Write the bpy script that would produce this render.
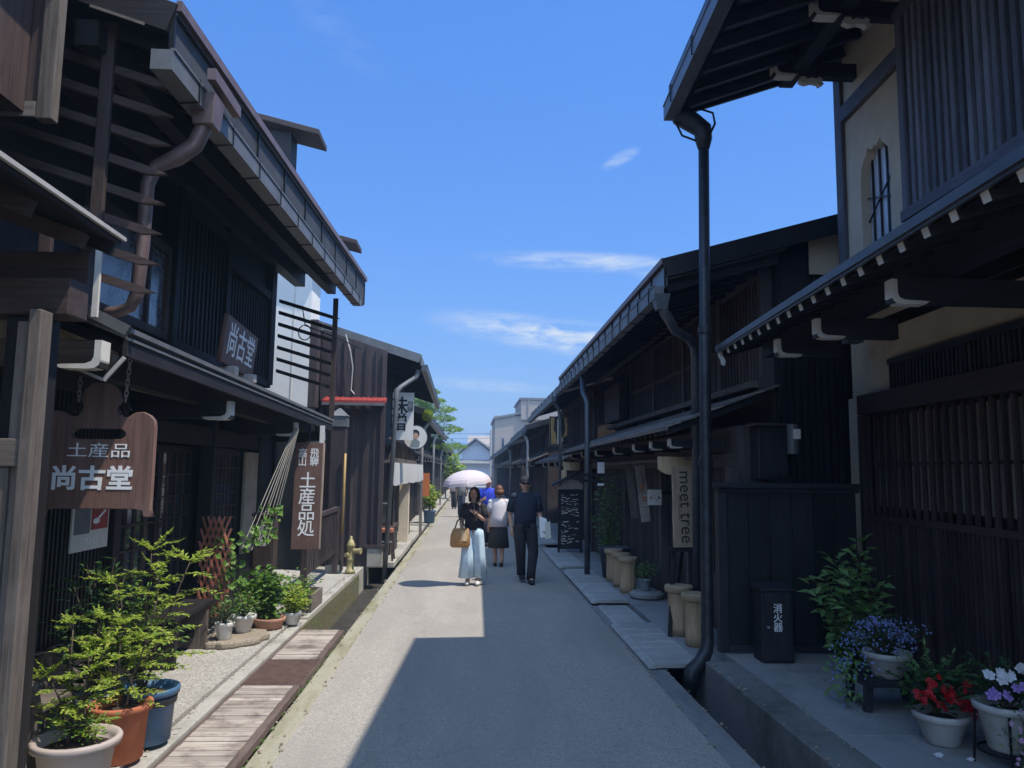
import bpy, bmesh, math, random
from mathutils import Vector, Matrix, Euler
R_ = random.Random(7)
V = Vector
SC = bpy.context.scene
COL = SC.collection
for _o in list(bpy.data.objects):
    bpy.data.objects.remove(_o)

# ------------------------------------------------------------------ camera
EYE = V((0, 0, 1.8))
PITCH, YAW, ROLL = math.radians(6.4086), math.radians(2.9526), 0.012
FPX = 770.0
fw = V((math.sin(YAW)*math.cos(PITCH), math.cos(YAW)*math.cos(PITCH), math.sin(PITCH)))
rt = V((math.cos(YAW), -math.sin(YAW), 0)); up = rt.cross(fw)
rt2 = rt*math.cos(ROLL) + up*math.sin(ROLL); up2 = up*math.cos(ROLL) - rt*math.sin(ROLL)
cam = bpy.data.objects.new("camera", bpy.data.cameras.new("camera")); COL.objects.link(cam)
cam.matrix_world = Matrix.Translation(EYE) @ Matrix((rt2, up2, -fw)).transposed().to_4x4()
cam.data.sensor_width = 36; cam.data.lens = 36*FPX/1024
cam.data.clip_start = 0.05; cam.data.clip_end = 9000
SC.camera = cam

# ------------------------------------------------------------------ light
SUNV = V((2.52, -1.16, 5.72)).normalized()
SUN_EL = math.asin(SUNV.z); SUN_AZ = math.atan2(SUNV.x, SUNV.y)
sun = bpy.data.objects.new("sun", bpy.data.lights.new("sun", 'SUN')); COL.objects.link(sun)
sun.data.energy = 3.25; sun.data.angle = math.radians(0.55); sun.data.color = (1.0, 0.94, 0.85)
sun.rotation_euler = SUNV.to_track_quat('Z', 'Y').to_euler(); sun.location = (8, -4, 20)
world = bpy.data.worlds.new("World"); SC.world = world; world.use_nodes = True
wt = world.node_tree; wt.nodes.clear()
def wn(t, **k):
    n = wt.nodes.new(t)
    for a, b in k.items(): setattr(n, a, b)
    return n
w_out = wn('ShaderNodeOutputWorld'); w_bg = wn('ShaderNodeBackground'); w_bg.inputs[1].default_value = 0.15
sky = wn('ShaderNodeTexSky', sky_type='NISHITA', sun_disc=False, sun_elevation=SUN_EL, sun_rotation=SUN_AZ,
         altitude=600, air_density=1.0, dust_density=0.35, ozone_density=3.0)
hsv = wn('ShaderNodeHueSaturation'); hsv.inputs['Saturation'].default_value = 1.25
wt.links.new(sky.outputs[0], hsv.inputs['Color'])
tc = wn('ShaderNodeTexCoord')
def wmath(op, a, b=None, c=None):
    n = wn('ShaderNodeMath', operation=op)
    for i, q in enumerate((a, b, c)):
        if q is None: continue
        if isinstance(q, (int, float)): n.inputs[i].default_value = q
        else: wt.links.new(q, n.inputs[i])
    return n.outputs[0]
def wdot(v):
    n = wn('ShaderNodeVectorMath', operation='DOT_PRODUCT'); wt.links.new(tc.outputs['Generated'], n.inputs[0])
    n.inputs[1].default_value = v; return n.outputs['Value']
def sky_dir(az, el):    # compass bearing from the street axis, height above the horizon (degrees)
    a, e = math.radians(az), math.radians(el)
    return V((math.sin(a)*math.cos(e), math.cos(a)*math.cos(e), math.sin(e)))
SKY_K = 1.0; SKY_TINT = (.94, .93, 1.12); BACK_FILL = (4.6, 7.0, 11.0, 1)
# wisps of cirrus: bearing, height, half length, half width, tilt, strength
CLOUDS = [(11.1, 22.6, 1.7, 0.55, 24, .75), (9.0, 15.4, 10.0, 0.9, -3, .8), (4.0, 10.3, 8.5, 1.5, -8, 1.0), (9.0, 9.6, 6.5, 1.7, -8, .8),
          (-11.0, 30.0, 5.0, 1.6, -35, .10), (1.0, 6.3, 6.0, 0.6, -3, .6), (15.5, 14.6, 4.0, 1.0, 4, .5)]
mp = wn('ShaderNodeMapping'); mp.inputs['Scale'].default_value = (13, 13, 60); wt.links.new(tc.outputs['Generated'], mp.inputs[0])
nz = wn('ShaderNodeTexNoise'); nz.inputs['Scale'].default_value = 1.6; nz.inputs['Detail'].default_value = 7; nz.inputs['Roughness'].default_value = .62
nz.inputs['Distortion'].default_value = .5
wt.links.new(mp.outputs[0], nz.inputs['Vector'])
nzr = wmath('MULTIPLY', wmath('SUBTRACT', nz.outputs[0], .34), 3.0)
total = None
for az, el, L, W, tilt, k in CLOUDS:
    c = sky_dir(az, el); e1 = V((math.cos(math.radians(az)), -math.sin(math.radians(az)), 0)); e2 = e1.cross(c)
    t = math.radians(tilt); a = e1*math.cos(t) + e2*math.sin(t); b = e2*math.cos(t) - e1*math.sin(t)
    qa = wmath('POWER', wmath('ABSOLUTE', wmath('MULTIPLY', wmath('SUBTRACT', wdot(a), a.dot(c)), 1/math.radians(L))), 2)
    qb = wmath('POWER', wmath('ABSOLUTE', wmath('MULTIPLY', wmath('SUBTRACT', wdot(b), b.dot(c)), 1/math.radians(W))), 2)
    m = wmath('MULTIPLY', wmath('POWER', wmath('MAXIMUM', wmath('SUBTRACT', 1, wmath('ADD', qa, qb)), 0), 1.6), k)
    m = wmath('MULTIPLY', m, wmath('GREATER_THAN', wdot(c), 0.5))
    total = m if total is None else wmath('ADD', total, m)
cl = wn('ShaderNodeMath', operation='MULTIPLY', use_clamp=True); wt.links.new(total, cl.inputs[0]); wt.links.new(nzr, cl.inputs[1])
mix = wn('ShaderNodeMix', data_type='RGBA'); wt.links.new(cl.outputs[0], mix.inputs['Factor'])
bw = wn('ShaderNodeRGBToBW'); wt.links.new(hsv.outputs[0], bw.inputs[0])     # milder brightness fall-off from horizon to zenith
soft = wn('ShaderNodeVectorMath', operation='SCALE'); wt.links.new(hsv.outputs[0], soft.inputs[0])
wt.links.new(wmath('MULTIPLY', wmath('POWER', wmath('MAXIMUM', bw.outputs[0], .05), -.5), SKY_K), soft.inputs['Scale'])
tint = wn('ShaderNodeVectorMath', operation='MULTIPLY'); wt.links.new(soft.outputs[0], tint.inputs[0]); tint.inputs[1].default_value = SKY_TINT
wt.links.new(tint.outputs[0], mix.inputs['A']); mix.inputs['B'].default_value = (2.9, 3.2, 3.5, 1)
# unseen bright fill added to the sky behind the photographer to lift shade
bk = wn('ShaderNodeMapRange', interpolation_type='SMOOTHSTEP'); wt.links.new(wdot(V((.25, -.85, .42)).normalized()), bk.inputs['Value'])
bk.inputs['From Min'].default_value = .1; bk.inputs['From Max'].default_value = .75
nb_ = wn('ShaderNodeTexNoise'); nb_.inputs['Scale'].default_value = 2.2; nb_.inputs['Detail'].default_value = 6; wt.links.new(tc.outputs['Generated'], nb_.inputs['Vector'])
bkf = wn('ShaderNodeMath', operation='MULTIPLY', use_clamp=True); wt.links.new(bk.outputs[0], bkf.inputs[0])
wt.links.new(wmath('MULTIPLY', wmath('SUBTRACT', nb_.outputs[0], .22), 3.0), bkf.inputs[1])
mix2 = wn('ShaderNodeMix', data_type='RGBA'); wt.links.new(bkf.outputs[0], mix2.inputs['Factor']); mix2.inputs['B'].default_value = BACK_FILL
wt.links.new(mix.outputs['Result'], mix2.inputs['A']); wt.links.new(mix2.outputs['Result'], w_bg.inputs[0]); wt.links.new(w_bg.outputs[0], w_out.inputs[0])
SC.view_settings.view_transform = 'Standard'; SC.view_settings.look = 'None'
SC.view_settings.exposure = 0.8; SC.view_settings.gamma = 1; SC.view_settings.use_curve_mapping = False
SC.render.engine = 'CYCLES'; SC.cycles.use_denoising = True; SC.cycles.max_bounces = 6
SC.cycles.diffuse_bounces = 4; SC.cycles.sample_clamp_indirect = 6; SC.cycles.caustics_reflective = False

# ------------------------------------------------------------------ materials
def mat(name):
    m = bpy.data.materials.new(name); m.use_nodes = True
    nt = m.node_tree; return m, nt, nt.nodes['Principled BSDF']
def nd(nt, t, **k):
    n = nt.nodes.new(t)
    for a, b in k.items(): setattr(n, a, b)
    return n
def noise(nt, scale, vec_scale=(1, 1, 1), detail=4, rough=.55, coord='Position', dist=0):
    if coord == 'Position': s = nd(nt, 'ShaderNodeNewGeometry').outputs['Position']
    else: s = nd(nt, 'ShaderNodeTexCoord').outputs['Object']
    mp = nd(nt, 'ShaderNodeMapping'); mp.inputs['Scale'].default_value = vec_scale; nt.links.new(s, mp.inputs[0])
    n = nd(nt, 'ShaderNodeTexNoise'); n.inputs['Scale'].default_value = scale; n.inputs['Detail'].default_value = detail
    n.inputs['Roughness'].default_value = rough; n.inputs['Distortion'].default_value = dist
    nt.links.new(mp.outputs[0], n.inputs['Vector']); return n.outputs[0]
def ramp(nt, src, stops):
    r = nd(nt, 'ShaderNodeValToRGB'); e = r.color_ramp.elements
    while len(e) < len(stops): e.new(.5)
    for i, (p, c) in enumerate(stops):
        e[i].position = p; e[i].color = (*c, 1)
    nt.links.new(src, r.inputs[0]); return r.outputs[0]
def sc3(c, k): return tuple(min(1, q*k) for q in c)
def mul_island(nt, colsock, lo, hi):
    g = nd(nt, 'ShaderNodeNewGeometry'); mr = nd(nt, 'ShaderNodeMapRange')
    mr.inputs['To Min'].default_value = lo; mr.inputs['To Max'].default_value = hi
    nt.links.new(g.outputs['Random Per Island'], mr.inputs['Value'])
    mx = nd(nt, 'ShaderNodeVectorMath', operation='SCALE'); nt.links.new(colsock, mx.inputs[0]); nt.links.new(mr.outputs[0], mx.inputs['Scale'])
    return mx.outputs[0]
def mixc(nt, fac, a, b):
    m = nd(nt, 'ShaderNodeMix', data_type='RGBA')
    for q, s in ((fac, 'Factor'), (a, 'A'), (b, 'B')):
        if isinstance(q, (int, float)): m.inputs[s].default_value = q
        elif isinstance(q, tuple): m.inputs[s].default_value = (*q, 1)
        else: nt.links.new(q, m.inputs[s])
    return m.outputs['Result']
def bump(nt, bs, h, strength, dist=.004):
    b = nd(nt, 'ShaderNodeBump'); b.inputs['Strength'].default_value = strength; b.inputs['Distance'].default_value = dist
    nt.links.new(h, b.inputs['Height']); nt.links.new(b.outputs[0], bs.inputs['Normal'])
def wood(name, c, axis='z', rough=.62, contrast=.5, grain=1.0, spec=.3, island=.36, wear=None):
    m, nt, bs = mat(name)
    st = {'x': (1.2, 26, 26), 'y': (26, 1.2, 26), 'z': (26, 26, 1.2)}[axis]
    g = noise(nt, 2.2*grain, st, 5, .65, dist=.6)
    col = ramp(nt, g, [(.25, sc3(c, 1-contrast)), (.5, c), (.78, sc3(c, 1+contrast))])
    big = noise(nt, 1.7, (1, 1, 1), 3)
    col = mixc(nt, ramp(nt, noise(nt, 1.9, tuple(q**.35 for q in st), 6, .7, dist=.4), [(.45, (0, 0, 0)), (.72, (.75, .75, .75))]), col, tuple(.75*q*1.7+.25*(.012+1.3*sum(c)/3) for q in c)) if wear is None else \
        mixc(nt, ramp(nt, noise(nt, 3.5, st if False else (1.5, 1.5, .6), 5, .7), [(.48, (0, 0, 0)), (.68, (1, 1, 1))]), col, wear)
    col = mul_island(nt, col, 1-island, 1+island)
    nt.links.new(col, bs.inputs['Base Color']); bs.inputs['Roughness'].default_value = rough
    bs.inputs['Specular IOR Level'].default_value = spec
    bump(nt, bs, g, .35, .006); return m
def plain(name, c, rough=.6, metallic=0., var=.15, scale=9, spec=.4, bmp=0., coat=0):
    m, nt, bs = mat(name)
    n = noise(nt, scale, (1, 1, 1), 5, .6)
    col = ramp(nt, n, [(.3, sc3(c, 1-var)), (.7, sc3(c, 1+var))])
    nt.links.new(col, bs.inputs['Base Color']); bs.inputs['Roughness'].default_value = rough; bs.inputs['Metallic'].default_value = metallic
    bs.inputs['Specular IOR Level'].default_value = spec
    if bmp: bump(nt, bs, noise(nt, scale*6, (1, 1, 1), 4), bmp)
    return m
def leafmat(name, c, c2, trans=.35, rough=.5):
    m, nt, bs = mat(name)
    g = nd(nt, 'ShaderNodeNewGeometry')
    col = ramp(nt, g.outputs['Random Per Island'], [(0, c), (1, c2)])
    nt.links.new(col, bs.inputs['Base Color']); bs.inputs['Roughness'].default_value = rough; bs.inputs['Specular IOR Level'].default_value = .3
    tr = nd(nt, 'ShaderNodeBsdfTranslucent'); nt.links.new(col, tr.inputs[0])
    mx = nd(nt, 'ShaderNodeMixShader'); mx.inputs[0].default_value = trans
    nt.links.new(bs.outputs[0], mx.inputs[1]); nt.links.new(tr.outputs[0], mx.inputs[2])
    nt.links.new(mx.outputs[0], nt.nodes['Material Output'].inputs[0]); return m
def speckle(name, c, scale, contrast, rough=.9, stain=None, stain_scale=.8, stain_amt=(.5, .75), bmp=.5, streak=(1, 1, 1)):
    m, nt, bs = mat(name)
    v = nd(nt, 'ShaderNodeTexVoronoi'); v.inputs['Scale'].default_value = scale
    nt.links.new(nd(nt, 'ShaderNodeNewGeometry').outputs['Position'], v.inputs['Vector'])
    w = nd(nt, 'ShaderNodeSeparateColor'); nt.links.new(v.outputs['Color'], w.inputs[0])
    col = ramp(nt, w.outputs[0], [(0, sc3(c, 1-contrast)), (.5, c), (1, sc3(c, 1+contrast))])
    lo = noise(nt, 1.1, streak, 6, .65)
    col = mixc(nt, ramp(nt, lo, [(.3, (0, 0, 0)), (.75, (.6, .6, .6))]), col, sc3(c, .8))
    if stain:
        col = mixc(nt, ramp(nt, noise(nt, stain_scale, streak, 7, .7), [(stain_amt[0], (0, 0, 0)), (stain_amt[1], (.85, .85, .85))]), col, stain)
    nt.links.new(col, bs.inputs['Base Color']); bs.inputs['Roughness'].default_value = rough; bs.inputs['Specular IOR Level'].default_value = .25
    if bmp: bump(nt, bs, v.outputs['Distance'], bmp, .006)
    return m
M = {}
for ax in 'xyz':
    M['dark_'+ax] = wood('dark stained wood '+ax, (.017, .0135, .0135), ax)
    M['brown_'+ax] = wood('brown stained wood '+ax, (.062, .04, .034), ax)
    M['grey_'+ax] = wood('weathered grey wood '+ax, (.135, .11, .092), ax, .85, .55, .9, .15)
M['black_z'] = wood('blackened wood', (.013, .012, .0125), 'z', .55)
M['plum_z'] = wood('plum brown wood', (.052, .038, .038), 'z', .7, .4)
M['plum_y'] = wood('plum brown wood y', (.052, .038, .038), 'y', .7, .4)
M['r_z'] = wood('cool dark wood', (.024, .0235, .027), 'z', .5)
M['r_y'] = wood('cool dark wood y', (.024, .0235, .027), 'y', .55)
M['r_x'] = wood('cool dark wood x', (.024, .0235, .027), 'x', .6)
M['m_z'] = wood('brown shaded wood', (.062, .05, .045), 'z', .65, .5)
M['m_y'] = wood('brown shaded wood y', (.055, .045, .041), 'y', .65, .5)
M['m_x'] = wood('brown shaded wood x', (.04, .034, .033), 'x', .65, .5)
M['redwood_z'] = wood('dark red lattice wood', (.05, .034, .032), 'z', .6)
M['redwood_y'] = wood('dark red lattice wood y', (.054, .037, .035), 'y', .6)
M['sign'] = wood('sign board wood', (.12, .066, .05), 'z', .55, .45, .7)
M['sign_edge'] = wood('sign edge wood', (.3, .22, .16), 'z', .7)
M['cover'] = wood('weathered cover boards', (.36, .31, .26), 'x', .9, .4, 1.1, .12, .22, wear=(.17, .135, .115))
M['cover_dark'] = wood('rotten cover edge', (.13, .09, .075), 'y', .9, .6)
M['pale'] = wood('pale wood', (.5, .36, .2), 'z', .7, .25, .8)
M['pale_slat'] = wood('old bamboo slats', (.2, .175, .14), 'z', .7, .3, .8)
M['board_tan'] = wood('tan sign board', (.24, .17, .105), 'z', .7, .25, .8)
M['log'] = wood('log stool wood', (.38, .26, .15), 'z', .7, .3, .7)
M['log_top'] = wood('log top wood', (.3, .21, .12), 'x', .75, .3, .6)
M['bamboo'] = wood('bamboo', (.36, .23, .08), 'z', .5, .25, .6)
M['tip'] = plain('white painted end grain', (.62, .59, .53), .7, var=.12)
M['plaster'] = plain('beige plaster', (.6, .51, .38), .9, var=.1, scale=4, bmp=.15)
M['plaster_old'] = plain('aged plaster', (.4, .33, .24), .9, var=.22, scale=3, bmp=.2)
M['white_wall'] = plain('white wall', (.72, .69, .64), .85, var=.06, scale=3)
M['far_wall'] = plain('pale blue grey wall', (.4, .43, .48), .85, var=.06, scale=3)
M['apt'] = plain('apartment wall', (.31, .255, .21), .85, var=.05, scale=1)
M['gutter'] = plain('grey gutter metal', (.15, .15, .15), .55, .3, .18, 6)
M['gutter_dark'] = plain('dark gutter metal', (.085, .088, .095), .45, .4, .2, 6)
M['fascia'] = plain('fascia metal', (.13, .135, .15), .45, .3, .25, 3)
M['copper'] = plain('aged copper pipe', (.17, .115, .105), .5, .35, .2, 7)
M['fascia_dark'] = plain('dark fascia metal', (.045, .047, .052), .75, .1, .3, 3)
M['pipe'] = plain('black pipe', (.035, .036, .04), .48, .3, .4, 14, bmp=.06)
M['iron'] = plain('black iron', (.02, .02, .022), .5, .6, .2, 12)
M['steel'] = plain('old steel', (.32, .31, .3), .45, .6, .2, 20)
M['red'] = plain('red enamel metal', (.3, .042, .032), .6, .1, .2, 8)
M['white'] = plain('white paint', (.8, .79, .77), .55, var=.04)
M['ink'] = plain('black ink', (.02, .02, .022), .7, var=.1)
M['paper'] = plain('paper', (.62, .58, .5), .8, var=.08)
M['yellow'] = plain('hydrant yellow', (.33, .28, .13), .55, .1, .2, 14)
M['terracotta'] = plain('terracotta', (.42, .13, .06), .85, var=.2, scale=7, bmp=.2)
M['terra_old'] = plain('pale terracotta', (.38, .2, .13), .85, var=.2, scale=7)
M['blue'] = plain('blue glazed pot', (.06, .125, .21), .4, var=.2, scale=7)
M['beige_pot'] = plain('beige plastic pot', (.4, .33, .29), .6, var=.1, scale=7)
M['white_pot'] = plain('white plastic pot', (.6, .57, .52), .55, var=.1, scale=8)
M['bowl_pot'] = plain('pale ceramic bowl', (.42, .4, .37), .5, var=.15, scale=7)
M['grey_pot'] = plain('grey green pot', (.22, .26, .25), .6, var=.15, scale=7)
M['dark_pot'] = plain('dark planter', (.05, .055, .06), .6, var=.2, scale=7)
M['soil'] = plain('soil', (.05, .035, .024), .95, var=.5, scale=40, bmp=.8)
M['stone'] = speckle('stepping stone', (.3, .25, .19), 70, .25, stain=(.22, .16, .1))
M['road'] = speckle('old asphalt', (.35, .317, .272), 95, .3, stain=(.24, .22, .195), stain_scale=.5, stain_amt=(.5, .8), streak=(2.2, .35, 1), bmp=.35)
def roadmat():
    m = M['road']; nt = m.node_tree; bs = nt.nodes['Principled BSDF']; src = bs.inputs['Base Color'].links[0].from_socket
    n1 = noise(nt, .55, (1.6, .45, 1), 6, .6, dist=.8); col = mixc(nt, ramp(nt, n1, [(.42, (0, 0, 0)), (.58, (.55, .55, .55))]), src, (.265, .242, .21))
    g = nd(nt, 'ShaderNodeNewGeometry').outputs['Position']; wv = nd(nt, 'ShaderNodeMapping'); wv.inputs['Scale'].default_value = (.55, .38, 1); nt.links.new(g, wv.inputs[0])
    dn = nd(nt, 'ShaderNodeTexNoise'); dn.inputs['Scale'].default_value = 3; dn.inputs['Detail'].default_value = 5; nt.links.new(g, dn.inputs['Vector'])
    ad = nd(nt, 'ShaderNodeVectorMath', operation='MULTIPLY_ADD'); nt.links.new(dn.outputs['Color'], ad.inputs[0]); ad.inputs[1].default_value = (.35, .35, 0); nt.links.new(wv.outputs[0], ad.inputs[2])
    vo = nd(nt, 'ShaderNodeTexVoronoi', feature='DISTANCE_TO_EDGE'); vo.inputs['Scale'].default_value = .8; nt.links.new(ad.outputs[0], vo.inputs['Vector'])
    ck = ramp(nt, vo.outputs['Distance'], [(.0015, (.2, .2, .2)), (.007, (0, 0, 0))]); col = mixc(nt, ck, col, (.16, .15, .135))
    pv = noise(nt, 28, (1, 1, 1), 2, .5); col = mixc(nt, ramp(nt, pv, [(.66, (0, 0, 0)), (.74, (.5, .5, .5))]), col, (.42, .39, .35))
    nt.links.new(col, bs.inputs['Base Color'])
roadmat()
M['apron'] = speckle('exposed aggregate', (.36, .335, .29), 75, .42, stain=(.28, .255, .215), stain_scale=1.1, bmp=.55)
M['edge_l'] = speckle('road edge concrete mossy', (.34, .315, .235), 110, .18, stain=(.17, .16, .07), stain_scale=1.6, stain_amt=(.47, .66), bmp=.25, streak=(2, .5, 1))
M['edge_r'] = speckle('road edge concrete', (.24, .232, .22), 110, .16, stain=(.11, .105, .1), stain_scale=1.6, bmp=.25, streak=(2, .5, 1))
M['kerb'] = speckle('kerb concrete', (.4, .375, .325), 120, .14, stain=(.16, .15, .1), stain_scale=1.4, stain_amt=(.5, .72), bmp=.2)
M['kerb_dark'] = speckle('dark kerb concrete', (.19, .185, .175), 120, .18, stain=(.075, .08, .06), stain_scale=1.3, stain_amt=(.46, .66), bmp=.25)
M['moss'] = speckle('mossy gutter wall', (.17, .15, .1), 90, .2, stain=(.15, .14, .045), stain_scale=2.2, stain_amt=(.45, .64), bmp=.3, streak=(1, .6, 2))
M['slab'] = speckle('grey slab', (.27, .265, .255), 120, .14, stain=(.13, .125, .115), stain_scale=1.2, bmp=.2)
M['bridge'] = wood('grey bridge boards', (.31, .3, .275), 'x', .8, .22, .9, .2, .12)
M['mud'] = plain('gutter bed', (.045, .04, .032), .5, var=.4, scale=5)
M['earth'] = plain('earth', (.16, .14, .11), .95, var=.2, scale=.4)
M['grating'] = plain('rusty grating', (.16, .1, .08), .65, .3, .3, 14)
M['leaf_lime'] = leafmat('lime leaves', (.2, .33, .03), (.5, .56, .1), .5)
M['leaf_mid'] = leafmat('green leaves', (.07, .16, .025), (.2, .33, .06), .35)
M['leaf_dark'] = leafmat('dark leaves', (.02, .055, .015), (.05, .11, .03), .25)
M['leaf_shade'] = leafmat('soft green leaves', (.10, .21, .07), (.22, .34, .11), .3)
M['pine'] = leafmat('pine needles', (.14, .25, .05), (.34, .46, .12), .45)
M['bark'] = wood('bark', (.09, .065, .045), 'z', .9, .5)
M['fl_red'] = leafmat('red petals', (.38, .008, .012), (.6, .02, .03), .3)
M['fl_white'] = leafmat('white petals', (.7, .7, .72), (.85, .84, .86), .3)
M['fl_violet'] = leafmat('violet petals', (.35, .22, .6), (.5, .34, .72), .3)
M['fl_pink'] = leafmat('pink petals', (.45, .22, .4), (.62, .4, .55), .3)
M['fl_blue'] = leafmat('blue petals', (.12, .16, .4), (.3, .36, .62), .3)
M['skin'] = plain('skin', (.5, .3, .21), .55, var=.06)
M['hair'] = plain('black hair', (.02, .016, .014), .5, var=.3, scale=60)
M['hair_brown'] = plain('brown hair', (.12, .05, .025), .5, var=.3, scale=60)
M['cloth_black'] = plain('black cloth', (.028, .026, .03), .9, var=.2, scale=20)
M['cloth_navy'] = plain('navy cloth', (.022, .028, .045), .9, var=.2, scale=20)
M['cloth_white'] = plain('white cloth', (.62, .56, .57), .9, var=.06, scale=14)
M['denim'] = plain('pale denim', (.5, .62, .7), .9, var=.1, scale=12)
M['cloth_blue'] = plain('vivid blue cloth', (.03, .06, .5), .9, var=.15, scale=14)
M['cloth_skirt'] = plain('charcoal skirt', (.05, .045, .045), .9, var=.2, scale=14)
M['leather'] = plain('tan leather', (.4, .2, .07), .55, var=.15, scale=10)
M['noren'] = leafmat('white curtain cloth', (.56, .55, .53), (.58, .57, .55), .2, .9)
M['parasol'] = leafmat('pale parasol cloth', (.72, .62, .64), (.82, .74, .74), .35, .8)
M['orange'] = plain('orange cloth', (.55, .16, .05), .8, var=.1)
M['rope'] = plain('grey cord', (.3, .28, .24), .9, var=.2)
M['coral'] = wood('coral lattice slats', (.36, .13, .075), 'z', .75, .25)
M['roof_grey'] = plain('metal roof', (.16, .155, .15), .5, .3, .25, 2)
M['tile'] = plain('roof tile', (.19, .185, .18), .7, .05, .3, 3)
M['shingle'] = wood('weathered roof shingles', (.17, .15, .13), 'y', .85, .5, .8, .2, .3)
M['pole_white'] = plain('pale pole', (.4, .37, .34), .6, var=.15)
def glassmat():
    m, nt, bs = mat('window glass'); bs.inputs['Base Color'].default_value = (.03, .035, .045, 1)
    bs.inputs['Roughness'].default_value = .06; bs.inputs['Specular IOR Level'].default_value = .9; return m
M['glass'] = glassmat()
def reflectglass():
    m, nt, bs = mat('window pane painted reflection')
    n = noise(nt, 2.4, (1, 1, 1), 6, .7, dist=1.2)
    nt.links.new(ramp(nt, n, [(.42, (.26, .29, .33)), (.52, (.2, .23, .27)), (.56, (.04, .045, .06)), (.6, (.24, .27, .31))]), bs.inputs['Base Color'])  # sky reflection painted into the pane as noise colour
    bs.inputs['Roughness'].default_value = .15; return m
M['reflectglass'] = reflectglass(); M['skyglass'] = plain('pane toned as sky reflection', (.6, .68, .8), .12, var=.1, scale=3)  # pale tone puts reflected sky into the cusped window's colour
M['r_pale'] = wood('veil lifted bleached wood', (.12, .12, .14), 'z', .7, .3)  # bleached tone, raised further to put lens veil into the colour
M['r_pale_y'] = wood('veil lifted bleached wood y', (.10, .10, .12), 'y', .7, .3)
def forest():
    m, nt, bs = mat('forested slope'); n = noise(nt, .03, (1, 1, 1), 8, .7)
    nt.links.new(ramp(nt, n, [(.35, (.05, .085, .05)), (.65, (.12, .17, .09))]), bs.inputs['Base Color']); bs.inputs['Roughness'].default_value = 1; return m
M['forest'] = forest()

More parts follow.
